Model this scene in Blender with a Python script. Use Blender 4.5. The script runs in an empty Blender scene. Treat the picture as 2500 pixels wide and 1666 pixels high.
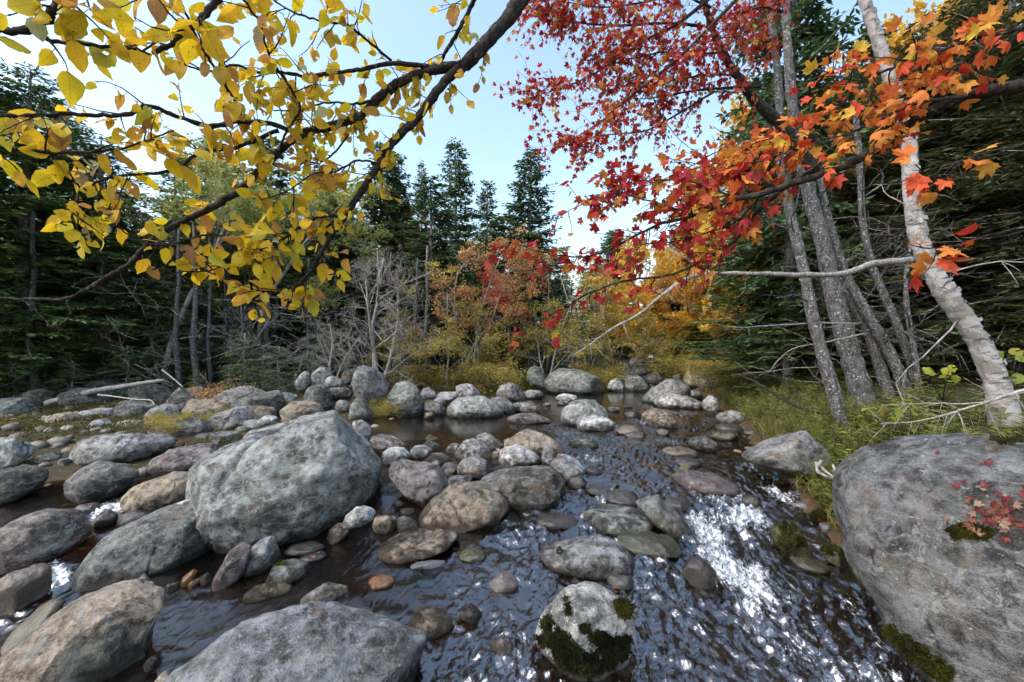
import bpy, bmesh, math, random
import numpy as np
from mathutils import Vector, Matrix

# ------------------------------------------------------------------ camera, sky, sun, exposure
scene = bpy.context.scene
CH = 1.5                                   # eye height above the pool
cam_d = bpy.data.cameras.new('camera')
cam = bpy.data.objects.new('camera', cam_d)
scene.collection.objects.link(cam)
cam.location = (0, 0, CH)
cam.rotation_euler = (math.radians(90), 0, 0)
cam_d.sensor_width = 36.0
cam_d.lens = 36.0 * 1000 / 2500
cam_d.clip_start = 0.05
cam_d.clip_end = 2000
scene.camera = cam

SUN_EL, SUN_AZ = 50.0, 240.0                # degrees; azimuth from +Y towards +X
world = bpy.data.worlds.new('World')
scene.world = world
world.use_nodes = True
wn = world.node_tree.nodes
wl = world.node_tree.links
bg = wn['Background']
sky = wn.new('ShaderNodeTexSky')
sky.sky_type = 'NISHITA'
sky.sun_disc = False
sky.sun_elevation = math.radians(SUN_EL)
sky.sun_rotation = math.radians(SUN_AZ)
sky.air_density = 1.6
sky.dust_density = 3.0
sky.ozone_density = 2.0
bg.inputs['Strength'].default_value = 0.12
wl.new(sky.outputs['Color'], bg.inputs['Color'])

sun_d = bpy.data.lights.new('sun', 'SUN')
sun_d.energy = 1.0
sun_d.angle = math.radians(60)
sun_d.specular_factor = 0.25
sun_d.color = (1.0, 0.97, 0.92)
sun = bpy.data.objects.new('sun', sun_d)
scene.collection.objects.link(sun)
_e, _a = math.radians(SUN_EL), math.radians(SUN_AZ)
sun_dir = Vector((math.sin(_a) * math.cos(_e), math.cos(_a) * math.cos(_e), math.sin(_e)))
sun.rotation_euler = sun_dir.to_track_quat('Z', 'Y').to_euler()

vs = scene.view_settings
vs.view_transform = 'Standard'
vs.look = 'None'
vs.exposure = 1.62
vs.gamma = 1.0
vs.use_curve_mapping = False
cy = scene.cycles
cy.max_bounces = 4
cy.use_adaptive_sampling = True
cy.adaptive_threshold = 0.05
cy.adaptive_min_samples = 16
cy.diffuse_bounces = 3
cy.glossy_bounces = 3
cy.transmission_bounces = 4
cy.transparent_max_bounces = 6
cy.caustics_reflective = False
cy.caustics_refractive = False
cy.use_denoising = True
cy.sample_clamp_indirect = 6.0

# ------------------------------------------------------------------ helpers
C = scene.collection
rng = np.random.default_rng(7)
random.seed(7)


def W(u, v, Y):
    """point seen at photo pixel (2500 x 1666) at distance Y in front of the camera"""
    return np.array([(u - 1250) / 1000 * Y, Y, CH - (v - 833) / 1000 * Y])


def _hash(ix, iy, iz, s):
    h = (ix.astype(np.uint32) * np.uint32(374761393) + iy.astype(np.uint32) * np.uint32(668265263)
         + iz.astype(np.uint32) * np.uint32(2246822519) + np.uint32((s * 3266489917) & 0xffffffff))
    h = (h ^ (h >> np.uint32(13))) * np.uint32(1274126177)
    h = (h ^ (h >> np.uint32(16)))
    return h.astype(np.float64) / 4294967295.0


def vnoise(P, s=0):
    P = np.asarray(P, float)
    i = np.floor(P).astype(np.int64)
    f = P - i
    f = f * f * f * (f * (f * 6 - 15) + 10)
    i = i & 0xffffffff
    r = 0
    for dx in (0, 1):
        for dy in (0, 1):
            for dz in (0, 1):
                w = (f[:, 0] if dx else 1 - f[:, 0]) * (f[:, 1] if dy else 1 - f[:, 1]) * (f[:, 2] if dz else 1 - f[:, 2])
                r = r + w * _hash((i[:, 0] + dx) & 0xffffffff, (i[:, 1] + dy) & 0xffffffff, (i[:, 2] + dz) & 0xffffffff, s)
    return r * 2 - 1


def fbm(P, octv=4, s=0, gain=0.5):
    a, r, t = 1.0, 0, 0
    P = np.asarray(P, float)
    for k in range(octv):
        r = r + a * vnoise(P * (2.03 ** k) + 17.3 * k, s + k)
        t += a
        a *= gain
    return r / t


def cross(a, b):
    a, b = np.broadcast_arrays(a, b)
    return np.stack([a[..., 1] * b[..., 2] - a[..., 2] * b[..., 1], a[..., 2] * b[..., 0] - a[..., 0] * b[..., 2], a[..., 0] * b[..., 1] - a[..., 1] * b[..., 0]], -1)


def smooth(a, b, x):
    t = np.clip((x - a) / (b - a), 0, 1)
    return t * t * (3 - 2 * t)


def mesh(name, V, F, mat, shade=True, attrs=None, uv=None):
    """F: list of int arrays (n,3) or (n,4)"""
    V = np.asarray(V, np.float32)
    if not isinstance(F, (list, tuple)):
        F = [F]
    F = [np.asarray(f, np.int32) for f in F if len(f)]
    me = bpy.data.meshes.new(name)
    me.vertices.add(len(V))
    me.vertices.foreach_set('co', V.ravel())
    nl = sum(f.size for f in F)
    npol = sum(len(f) for f in F)
    me.loops.add(nl)
    me.loops.foreach_set('vertex_index', np.concatenate([f.ravel() for f in F]))
    me.polygons.add(npol)
    tot = np.concatenate([np.full(len(f), f.shape[1], np.int32) for f in F])
    st = np.concatenate([[0], np.cumsum(tot)[:-1]]).astype(np.int32)
    me.polygons.foreach_set('loop_start', st)
    me.polygons.foreach_set('loop_total', tot)
    me.polygons.foreach_set('use_smooth', np.full(npol, shade, bool))
    if attrs:
        for k, a in attrs.items():
            at = me.attributes.new(k, 'FLOAT', 'POINT')
            at.data.foreach_set('value', np.asarray(a, np.float32))
    if uv is not None:
        l = me.uv_layers.new(name='UVMap')
        idx = np.concatenate([f.ravel() for f in F])
        l.data.foreach_set('uv', np.asarray(uv, np.float32)[idx].ravel())
    me.materials.append(mat)
    me.update(calc_edges=True)
    return me


def link(name, data, parent=None, loc=None):
    o = bpy.data.objects.new(name, data)
    C.objects.link(o)
    if parent is not None:
        o.parent = parent
    if loc is not None:
        o.location = loc
    return o


def tag(o, label, cat, group=None):
    o['label'] = label
    o['category'] = cat
    if group:
        o['group'] = group
    return o


def thing(name, label, cat, loc=(0, 0, 0), group=None):
    return tag(link(name, None, loc=loc), label, cat, group)


class MB:
    """mesh builder: tubes and leaf blades, optional per-vertex random value"""

    def __init__(s):
        s.V, s.Q, s.T, s.R, s.n = [], [], [], [], 0

    def add(s, V, Q=None, T=None, r=None):
        V = np.asarray(V, float)
        s.V.append(V)
        if Q is not None and len(Q):
            s.Q.append(np.asarray(Q) + s.n)
        if T is not None and len(T):
            s.T.append(np.asarray(T) + s.n)
        s.R.append(np.full(len(V), 0.5) if r is None else np.broadcast_to(r, (len(V),)))
        s.n += len(V)

    def tube(s, P, R, sides=6, bump=0.0, seed=0):
        P = np.asarray(P, float)
        R = np.broadcast_to(R, (len(P),)).astype(float)
        t = np.gradient(P, axis=0)
        t /= np.linalg.norm(t, axis=1)[:, None] + 1e-9
        ref = np.array([0.31, 0.17, 0.93]) if abs(t[:, 2]).mean() < 0.8 else np.array([0.9, 0.3, 0.1])
        n = cross(t, ref)
        n /= np.linalg.norm(n, axis=1)[:, None] + 1e-9
        b = cross(t, n)
        a = np.linspace(0, 2 * math.pi, sides, endpoint=False)
        rr = np.repeat(R[:, None], sides, 1)
        if bump:
            q = np.stack([np.cos(a)[None] * 2 + 0 * rr, np.sin(a)[None] * 2 + 0 * rr, np.arange(len(P))[:, None] * 0.35 + 0 * rr], -1)
            rr = rr * (1 + bump * fbm(q.reshape(-1, 3), 3, seed).reshape(rr.shape))
        V = P[:, None] + rr[..., None] * (np.cos(a)[None, :, None] * n[:, None] + np.sin(a)[None, :, None] * b[:, None])
        V = V.reshape(-1, 3)
        i = np.arange(len(P) - 1)[:, None] * sides
        j = np.arange(sides)[None]
        k = (j + 1) % sides
        Q = np.stack([i + j, i + k, i + sides + k, i + sides + j], -1).reshape(-1, 4)
        m = len(V)
        V = np.vstack([V, P[:1], P[-1:]])
        T = np.concatenate([np.stack([np.full(sides, m), (np.arange(sides) + 1) % sides, np.arange(sides)], -1),
                            np.stack([np.full(sides, m + 1), (len(P) - 1) * sides + np.arange(sides), (len(P) - 1) * sides + (np.arange(sides) + 1) % sides], -1)])
        s.add(V, Q, T)

    def blades(s, base, d, up, L, Wd, r, bend=0.0):
        """kite blades: base (n,3), unit dir d, side from cross(d,up)"""
        n = len(base)
        sd = cross(d, up)
        sd /= np.linalg.norm(sd, axis=1)[:, None] + 1e-9
        nn = cross(sd, d)
        L = np.broadcast_to(L, (n,))[:, None]
        Wd = np.broadcast_to(Wd, (n,))[:, None]
        mid = base + d * L * 0.45 + nn * L * bend
        V = np.stack([base, mid + sd * Wd * 0.5, base + d * L, mid - sd * Wd * 0.5], 1).reshape(-1, 3)
        s.add(V, np.arange(4 * n).reshape(n, 4), r=np.repeat(r, 4))

    def mesh(s, name, mat, shade=True, rnd=False):
        V = np.vstack(s.V)
        F = []
        if s.T:
            F.append(np.vstack(s.T))
        if s.Q:
            F.append(np.vstack(s.Q))
        return mesh(name, V, F, mat, shade, {'rnd': np.concatenate(s.R)} if rnd else None)


def curve(pts, n=8):
    """smooth polyline through points (Catmull-Rom)"""
    P = np.asarray(pts, float)
    P = np.vstack([2 * P[0] - P[1], P, 2 * P[-1] - P[-2]])
    out = []
    for i in range(1, len(P) - 2):
        t = np.linspace(0, 1, n, endpoint=False)[:, None]
        p0, p1, p2, p3 = P[i - 1:i + 3]
        out.append(0.5 * (2 * p1 + (p2 - p0) * t + (2 * p0 - 5 * p1 + 4 * p2 - p3) * t ** 2 + (3 * p1 - p0 - 3 * p2 + p3) * t ** 3))
    out.append(P[-2][None])
    return np.vstack(out)


def unit(v):
    v = np.asarray(v, float)
    return v / (np.linalg.norm(v, axis=-1, keepdims=True) + 1e-9)


# ------------------------------------------------------------------ materials
def newmat(name):
    m = bpy.data.materials.new(name)
    m.use_nodes = True
    nt = m.node_tree
    for n in list(nt.nodes):
        nt.nodes.remove(n)
    out = nt.nodes.new('ShaderNodeOutputMaterial')

    class G:
        pass
    g = G()
    g.m, g.nt, g.out = m, nt, out

    def N(t, **kw):
        n = nt.nodes.new('ShaderNode' + t)
        for k, v in kw.items():
            if k in n.inputs:
                n.inputs[k].default_value = v
            else:
                setattr(n, k, v)
        return n
    g.N = N
    g.L = lambda a, b: nt.links.new(a, b)

    def mix(f, a, b, mode='MIX'):
        n = nt.nodes.new('ShaderNodeMix')
        n.data_type = 'RGBA'
        n.blend_type = mode
        for sock, val in ((n.inputs[0], f), (n.inputs[6], a), (n.inputs[7], b)):
            if hasattr(val, 'is_linked'):
                nt.links.new(val, sock)
            elif isinstance(val, (tuple, list)):
                sock.default_value = tuple(val) + ((1,) if len(val) == 3 else ())
            else:
                sock.default_value = val
        return n.outputs[2]
    g.mix = mix

    def math_(op, a, b=0.0, clamp=False):
        n = nt.nodes.new('ShaderNodeMath')
        n.operation = op
        n.use_clamp = clamp
        for sock, val in ((n.inputs[0], a), (n.inputs[1], b)):
            if hasattr(val, 'is_linked'):
                nt.links.new(val, sock)
            else:
                sock.default_value = val
        return n.outputs[0]
    g.math = math_

    def noise(vec, scale, detail=4.0, rough=0.55, dist=0.0):
        n = N('TexNoise')
        n.inputs['Scale'].default_value = scale
        n.inputs['Detail'].default_value = detail
        n.inputs['Roughness'].default_value = rough
        n.inputs['Distortion'].default_value = dist
        if vec is not None:
            nt.links.new(vec, n.inputs['Vector'])
        return n.outputs[0]
    g.noise = noise

    def step(x, a, b):
        n = N('MapRange')
        n.interpolation_type = 'SMOOTHSTEP'
        for sock, val in ((n.inputs['From Min'], a), (n.inputs['From Max'], b)):
            if hasattr(val, 'is_linked'):
                nt.links.new(val, sock)
            else:
                sock.default_value = val
        nt.links.new(x, n.inputs[0])
        return n.outputs[0]
    g.step = step

    def ramp(x, stops):
        n = N('ValToRGB')
        el = n.color_ramp.elements
        while len(el) < len(stops):
            el.new(0.5)
        for e, (p, c) in zip(el, stops):
            e.position = p
            e.color = tuple(c) + ((1,) if len(c) == 3 else ())
        nt.links.new(x, n.inputs[0])
        return n.outputs[0]
    g.ramp = ramp

    def bump(h, strength=0.5, dist=0.02, normal=None):
        n = N('Bump')
        n.inputs['Strength'].default_value = strength
        n.inputs['Distance'].default_value = dist
        nt.links.new(h, n.inputs['Height'])
        if normal is not None:
            nt.links.new(normal, n.inputs['Normal'])
        return n.outputs[0]
    g.bump = bump

    def principled(col, rough=0.8, normal=None, spec=0.3):
        n = N('BsdfPrincipled')
        if hasattr(col, 'is_linked'):
            nt.links.new(col, n.inputs['Base Color'])
        else:
            n.inputs['Base Color'].default_value = tuple(col) + (1,)
        if hasattr(rough, 'is_linked'):
            nt.links.new(rough, n.inputs['Roughness'])
        else:
            n.inputs['Roughness'].default_value = rough
        n.inputs['Specular IOR Level'].default_value = spec
        if normal is not None:
            nt.links.new(normal, n.inputs['Normal'])
        return n.outputs[0]
    g.pbsdf = principled
    g.done = lambda s: nt.links.new(s, out.inputs['Surface'])
    return g


def rock_material():
    g = newmat('weathered_rock')
    tc = g.N('TexCoord').outputs['Object']
    oi = g.N('ObjectInfo')
    off = g.N('VectorMath', operation='ADD')
    g.L(tc, off.inputs[0])
    sc = g.math('MULTIPLY', oi.outputs['Random'], 53.0)
    g.L(sc, off.inputs[1])
    P = off.outputs[0]
    base = oi.outputs['Color']
    big = g.noise(P, 2.6, 5, 0.6, 0.4)
    mid = g.noise(P, 13, 6, 0.65)
    fine = g.noise(P, 95, 4, 0.7)
    # tonal variation of the stone
    tone = g.math('ADD', g.math('MULTIPLY', big, 0.9), g.math('MULTIPLY', mid, 1.0))
    tone = g.math('ADD', tone, g.math('MULTIPLY', fine, 0.6))
    tone = g.step(g.math('MULTIPLY', tone, 0.4), 0.415, 0.585)
    c = g.mix(1.0, base, g.ramp(tone, [(0.0, (.22, .21, .20)), (0.3, (.62, .61, .60)), (0.55, (1.0, 1.0, 1.0)), (0.8, (1.35, 1.36, 1.38)), (1.0, (1.9, 1.92, 1.95))]), 'MULTIPLY')
    # rusty and greenish stains
    st = g.step(g.noise(P, 3.7, 5, 0.6, 0.7), 0.54, 0.70)
    r2 = g.math('FRACT', g.math('MULTIPLY', oi.outputs['Random'], 13.7))
    c = g.mix(g.math('MULTIPLY', st, g.math('ADD', 0.25, g.math('MULTIPLY', r2, 0.55))), c, (0.20, 0.13, 0.085))
    st2 = g.step(g.noise(P, 3.1, 5, 0.6, 0.9), 0.52, 0.66)
    c = g.mix(g.math('MULTIPLY', st2, 0.40), c, (0.13, 0.165, 0.145))
    # dark algae blotches
    dk = g.step(g.noise(P, 7.3, 7, 0.68, 0.5), 0.575, 0.64)
    rv = g.math('FRACT', g.math('MULTIPLY', oi.outputs['Random'], 7.31))
    c = g.mix(g.math('MULTIPLY', dk, g.math('ADD', 0.42, g.math('MULTIPLY', rv, 0.45))), c, (0.04, 0.039, 0.036))
    wv = g.N('TexWave', wave_type='BANDS', bands_direction='Z')
    wv.inputs['Scale'].default_value = 3.2
    wv.inputs['Distortion'].default_value = 9.0
    wv.inputs['Detail'].default_value = 4.0
    wv.inputs['Detail Scale'].default_value = 1.6
    g.L(P, wv.inputs['Vector'])
    vein = g.step(wv.outputs['Fac'], 0.86, 0.99)
    c = g.mix(g.math('MULTIPLY', vein, 0.30), c, (0.36, 0.35, 0.33))
    # pale crustose lichen: patches and round spots
    li = g.step(g.noise(P, 11.0, 7, 0.72, 0.6), 0.59, 0.635)
    lmask = g.step(g.noise(P, 1.7, 3), 0.36, 0.56)
    c = g.mix(g.math('MULTIPLY', g.math('MULTIPLY', li, lmask), 0.8), c, (0.33, 0.355, 0.33))
    vo = g.N('TexVoronoi')
    vo.inputs['Scale'].default_value = 24
    nd = g.N('VectorMath', operation='ADD')
    nw = g.N('TexNoise', Scale=30.0)
    nsc = g.N('VectorMath', operation='SCALE')
    g.L(P, nw.inputs['Vector'])
    g.L(nw.outputs['Color'], nsc.inputs[0])
    nsc.inputs['Scale'].default_value = 0.045
    g.L(P, nd.inputs[0])
    g.L(nsc.outputs[0], nd.inputs[1])
    g.L(nd.outputs[0], vo.inputs['Vector'])
    sz = g.N('SeparateColor')
    g.L(vo.outputs['Color'], sz.inputs[0])
    rad = g.math('SUBTRACT', g.math('MULTIPLY', sz.outputs[0], 0.42), 0.14)
    sp = g.math('GREATER_THAN', rad, vo.outputs['Distance'])
    c = g.mix(g.math('MULTIPLY', sp, 0.66), c, g.mix(sz.outputs[1], (0.30, 0.335, 0.32), (0.40, 0.40, 0.36)))
    # cracks
    vc = g.N('TexVoronoi', feature='DISTANCE_TO_EDGE')
    vc.inputs['Scale'].default_value = 1.5
    nd2 = g.N('VectorMath', operation='ADD')
    nw2 = g.N('TexNoise', Scale=4.0)
    g.L(P, nw2.inputs['Vector'])
    ns2 = g.N('VectorMath', operation='SCALE')
    ns2.inputs['Scale'].default_value = 0.16
    g.L(nw2.outputs['Color'], ns2.inputs[0])
    g.L(P, nd2.inputs[0])
    g.L(ns2.outputs[0], nd2.inputs[1])
    g.L(nd2.outputs[0], vc.inputs['Vector'])
    cr = g.math('SUBTRACT', 1.0, g.step(vc.outputs['Distance'], 0.0, 0.016))
    cr = g.math('MULTIPLY', cr, g.step(g.noise(P, 2.3, 2), 0.66, 0.72))
    c = g.mix(g.math('MULTIPLY', cr, 0.8), c, (0.02, 0.02, 0.02))
    # moss where the object says so (alpha = amount)
    geo = g.N('NewGeometry')
    nz = g.N('SeparateXYZ')
    g.L(geo.outputs['Normal'], nz.inputs[0])
    amt = oi.outputs['Alpha']
    mo = g.math('ADD', g.noise(P, 6.0, 6, 0.7), g.math('MULTIPLY', nz.outputs[2], 0.07))
    thr = g.math('SUBTRACT', 0.86, g.math('MULTIPLY', amt, 0.5))
    ms = g.step(mo, thr, g.math('ADD', thr, 0.05))
    ms = g.math('MULTIPLY', ms, g.math('GREATER_THAN', amt, 0.01))
    mc = g.mix(g.noise(P, 60, 3), (0.022, 0.028, 0.008), (0.12, 0.115, 0.02))
    c = g.mix(g.math('MULTIPLY', ms, 0.92), c, mc)
    # wet band along the water line
    at = g.N('Attribute', attribute_name='wl')
    wet = g.math('ADD', at.outputs['Fac'], g.math('MULTIPLY', g.math('SUBTRACT', mid, 0.5), 0.30))
    wet = g.math('SUBTRACT', 1.0, g.step(wet, 0.035, 0.15))
    c = g.mix(wet, c, g.mix(1.0, c, (0.28, 0.255, 0.225), 'MULTIPLY'))
    h = g.math('ADD', g.math('MULTIPLY', g.noise(P, 9, 8, 0.68), 1.0), g.math('MULTIPLY', fine, 0.22))
    h = g.math('SUBTRACT', h, g.math('MULTIPLY', cr, 0.5))
    h = g.math('ADD', h, g.math('MULTIPLY', ms, g.math('MULTIPLY', g.noise(P, 120, 3, 0.7), 0.6)))
    nrm = g.bump(h, 1.0, 0.085)
    ro = g.math('SUBTRACT', 0.78, g.math('MULTIPLY', wet, 0.5))
    g.done(g.pbsdf(c, ro, nrm, 0.35))
    return g.m


def wet_material():
    g = newmat('wet_rock')
    tc = g.N('TexCoord').outputs['Object']
    oi = g.N('ObjectInfo')
    off = g.N('VectorMath', operation='ADD')
    g.L(tc, off.inputs[0])
    g.L(g.math('MULTIPLY', oi.outputs['Random'], 53.0), off.inputs[1])
    P = off.outputs[0]
    n1 = g.noise(P, 8, 7, 0.65, 0.4)
    n2 = g.noise(P, 60, 5, 0.7)
    c = g.mix(1.0, oi.outputs['Color'], g.ramp(g.math('MULTIPLY', g.math('ADD', n1, g.math('MULTIPLY', n2, .7)), 0.6),
              [(0.2, (.25, .25, .25)), (0.55, (.9, .9, .9)), (0.8, (1.9, 1.8, 1.6))]), 'MULTIPLY')
    geo = g.N('NewGeometry')
    nz = g.N('SeparateXYZ')
    g.L(geo.outputs['Normal'], nz.inputs[0])
    amt = oi.outputs['Alpha']
    mo = g.math('ADD', g.noise(P, 9.0, 6, 0.7), g.math('MULTIPLY', nz.outputs[2], 0.06))
    thr = g.math('SUBTRACT', 0.86, g.math('MULTIPLY', amt, 0.5))
    ms = g.math('MULTIPLY', g.step(mo, thr, g.math('ADD', thr, 0.06)), g.math('GREATER_THAN', amt, 0.01))
    c = g.mix(g.math('MULTIPLY', ms, .9), c, g.mix(n2, (0.018, 0.022, 0.006), (0.10, 0.095, 0.018)))
    nrm = g.bump(g.math('ADD', n1, g.math('MULTIPLY', n2, .25)), 0.7, 0.03)
    g.done(g.pbsdf(c, g.math('ADD', 0.22, g.math('MULTIPLY', ms, 0.5)), nrm, 0.5))
    return g.m


def leaf_material(name, stops, attr=False, veins=0.35, transl=0.42, spots=0.5, sscale=None):
    g = newmat(name)
    if attr:
        r = g.N('Attribute', attribute_name='rnd').outputs['Fac']
    else:
        r = g.N('ObjectInfo').outputs['Random']
    c = g.ramp(r, stops)
    tc = g.N('TexCoord')
    P = tc.outputs['Object']
    if spots:
        sp = g.step(g.noise(P, sscale or (7 if not attr else 30), 4, 0.65), 0.58, 0.72)
        c = g.mix(g.math('MULTIPLY', sp, spots), c, (0.16, 0.07, 0.02))
        va = g.noise(P, 3 if not attr else 14, 3)
        c = g.mix(0.35, c, g.mix(1.0, c, g.ramp(va, [(0.3, (.55, .6, .5)), (0.7, (1.3, 1.25, 1.2))]), 'MULTIPLY'))
    if veins:
        uv = g.N('SeparateXYZ')
        g.L(tc.outputs['UV'], uv.inputs[0])
        ax = g.math('ABSOLUTE', g.math('SUBTRACT', uv.outputs[0], 0.5))
        ph = g.math('SUBTRACT', g.math('MULTIPLY', uv.outputs[1], 9.0), g.math('MULTIPLY', ax, 8.0))
        fr = g.math('ABSOLUTE', g.math('SUBTRACT', g.math('FRACT', ph), 0.5))
        ve = g.math('MAXIMUM', g.math('SUBTRACT', 1.0, g.step(fr, 0.0, 0.12)), g.math('SUBTRACT', 1.0, g.step(ax, 0.0, 0.03)))
        c = g.mix(g.math('MULTIPLY', ve, veins), c, g.mix(1.0, c, (0.42, 0.36, 0.25), 'MULTIPLY'))
    p = g.pbsdf(c, 0.55, None, 0.25)
    t = g.N('BsdfTranslucent')
    g.L(c, t.inputs['Color'])
    ms = g.N('MixShader')
    ms.inputs[0].default_value = transl
    g.L(p, ms.inputs[1])
    g.L(t.outputs[0], ms.inputs[2])
    g.done(ms.outputs[0])
    return g.m


def bark_material(name, a, b, spot=None, spot_amt=0.0, scale=18, zs=0.25):
    g = newmat(name)
    tc = g.N('TexCoord').outputs['Object']
    mp = g.N('Mapping')
    mp.inputs['Scale'].default_value = (1, 1, zs)
    g.L(tc, mp.inputs['Vector'])
    n1 = g.noise(mp.outputs[0], scale, 6, 0.7, 0.3)
    c = g.mix(g.step(n1, 0.36, 0.64), a, b)
    if spot:
        s = g.step(g.noise(tc, 34, 5, 0.6, 0.3), 0.62 - 0.10 * spot_amt, 0.67 - 0.10 * spot_amt)
        c = g.mix(g.math('MULTIPLY', s, 0.85), c, spot)
    nrm = g.bump(n1, 0.8, 0.02)
    g.done(g.pbsdf(c, 0.9, nrm, 0.15))
    return g.m


def birch_material():
    g = newmat('birch_bark')
    tc = g.N('TexCoord').outputs['Object']
    mp = g.N('Mapping')
    mp.inputs['Scale'].default_value = (1.0, 1.0, 9.0)
    g.L(tc, mp.inputs['Vector'])
    len_ = g.step(g.noise(mp.outputs[0], 3.4, 5, 0.7), 0.60, 0.66)
    n2 = g.noise(tc, 7, 6, 0.7, 0.5)
    pat = g.step(n2, 0.47, 0.56)
    c = g.mix(g.noise(mp.outputs[0], 2.0, 5), (0.23, 0.215, 0.205), (0.42, 0.41, 0.42))
    c = g.mix(g.math('MULTIPLY', pat, 0.75), c, (0.15, 0.13, 0.115))
    c = g.mix(g.math('MULTIPLY', len_, 0.8), c, (0.07, 0.06, 0.055))
    nrm = g.bump(g.math('SUBTRACT', n2, g.math('MULTIPLY', len_, 0.3)), 0.8, 0.02)
    g.done(g.pbsdf(c, 0.75, nrm, 0.25))
    return g.m


def needle_material(name, lo, hi, brown=0.12):
    g = newmat(name)
    r = g.N('Attribute', attribute_name='rnd').outputs['Fac']
    oi = g.N('ObjectInfo')
    c = g.ramp(r, [(0.0, lo), (0.85, hi), (0.93, hi), (1.0, (0.10, 0.07, 0.035))])
    c = g.mix(1.0, c, g.ramp(oi.outputs['Random'], [(0, (.8, .88, .9)), (1, (1.2, 1.1, .95))]), 'MULTIPLY')
    p = g.pbsdf(c, 0.65, None, 0.2)
    t = g.N('BsdfTranslucent')
    g.L(c, t.inputs['Color'])
    ms = g.N('MixShader')
    ms.inputs[0].default_value = 0.25
    g.L(p, ms.inputs[1])
    g.L(t.outputs[0], ms.inputs[2])
    g.done(ms.outputs[0])
    return g.m


def ground_material():
    g = newmat('forest_floor')
    tc = g.N('TexCoord').outputs['Object']
    bed = g.N('Attribute', attribute_name='bed').outputs['Fac']
    n1 = g.noise(tc, 1.4, 6, 0.65)
    n2 = g.noise(tc, 23, 6, 0.7)
    c = g.mix(g.step(n1, 0.42, 0.6), (0.045, 0.034, 0.020), (0.034, 0.040, 0.012))
    c = g.mix(g.step(n2, 0.5, 0.72), c, (0.11, 0.085, 0.05))
    vo = g.N('TexVoronoi')
    vo.inputs['Scale'].default_value = 11
    g.L(tc, vo.inputs['Vector'])
    gr = g.mix(0.45, g.ramp(vo.outputs['Distance'], [(0.0, (.25, .135, .065)), (0.5, (.12, .06, .03)), (1, (.03, .018, .012))]),
               g.mix(g.noise(tc, 19, 2), (.03, .02, .012), (.19, .12, .07)))
    c = g.mix(bed, c, gr)
    h = g.math('ADD', n2, g.math('MULTIPLY', g.math('MULTIPLY', vo.outputs['Distance'], bed), -1.5))
    g.done(g.pbsdf(c, 0.85, g.bump(h, 0.8, 0.04), 0.2))
    return g.m


def water_material():
    g = newmat('stream_water')
    tc = g.N('TexCoord').outputs['Object']
    mp = g.N('Mapping')
    mp.inputs['Rotation'].default_value = (0, 0, math.radians(-28))
    mp.inputs['Scale'].default_value = (1.0, 0.42, 1.0)
    g.L(tc, mp.inputs['Vector'])
    turb = g.N('Attribute', attribute_name='turb').outputs['Fac']
    foam_glint = g.N('Attribute', attribute_name='foam_glint').outputs['Fac']
    w1 = g.noise(mp.outputs[0], 9, 3, 0.5, 1.5)
    w2 = g.noise(mp.outputs[0], 30, 2, 0.5, 0.8)
    h = g.math('ADD', g.math('MULTIPLY', w1, 1.0), g.math('MULTIPLY', w2, 0.16))
    h = g.math('MULTIPLY', h, g.math('ADD', 0.05, turb))
    nrm = g.bump(h, 1.0, 0.022)
    fr = g.N('Fresnel')
    fr.inputs['IOR'].default_value = 1.34
    g.L(nrm, fr.inputs['Normal'])
    gl = g.N('BsdfGlossy')
    gl.inputs['Color'].default_value = (1, 1, 1, 1)
    gl.inputs['Roughness'].default_value = 0.14
    g.L(nrm, gl.inputs['Normal'])
    tr = g.N('BsdfTransparent')
    tr.inputs['Color'].default_value = (0.44, 0.32, 0.20, 1)
    df = g.N('BsdfDiffuse')
    df.inputs['Color'].default_value = (0.012, 0.010, 0.009, 1)
    body = g.N('MixShader')
    body.inputs[0].default_value = 0.20
    g.L(tr.outputs[0], body.inputs[1])
    g.L(df.outputs[0], body.inputs[2])
    ms = g.N('MixShader')
    g.L(g.math('ADD', g.math('MULTIPLY', fr.outputs[0], 1.25), g.math('MULTIPLY', turb, 0.15), True), ms.inputs[0])
    g.L(body.outputs[0], ms.inputs[1])
    g.L(gl.outputs[0], ms.inputs[2])
    fd = g.pbsdf((0.66, 0.71, 0.76), 0.5, nrm, 0.4)  # pale colour of real foam and of the painted sky-reflection streaks
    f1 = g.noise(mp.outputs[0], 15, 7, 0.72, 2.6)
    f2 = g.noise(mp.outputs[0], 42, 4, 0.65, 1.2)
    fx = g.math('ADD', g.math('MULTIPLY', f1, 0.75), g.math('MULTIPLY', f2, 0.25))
    thr = g.math('SUBTRACT', 0.70, g.math('MULTIPLY', foam_glint, 0.23))
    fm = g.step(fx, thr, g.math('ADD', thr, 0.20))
    fm = g.math('MULTIPLY', fm, g.math('GREATER_THAN', foam_glint, 0.02))
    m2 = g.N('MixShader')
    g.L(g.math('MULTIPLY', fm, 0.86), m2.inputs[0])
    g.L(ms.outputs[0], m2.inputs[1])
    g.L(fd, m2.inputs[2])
    g.done(m2.outputs[0])
    return g.m


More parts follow.
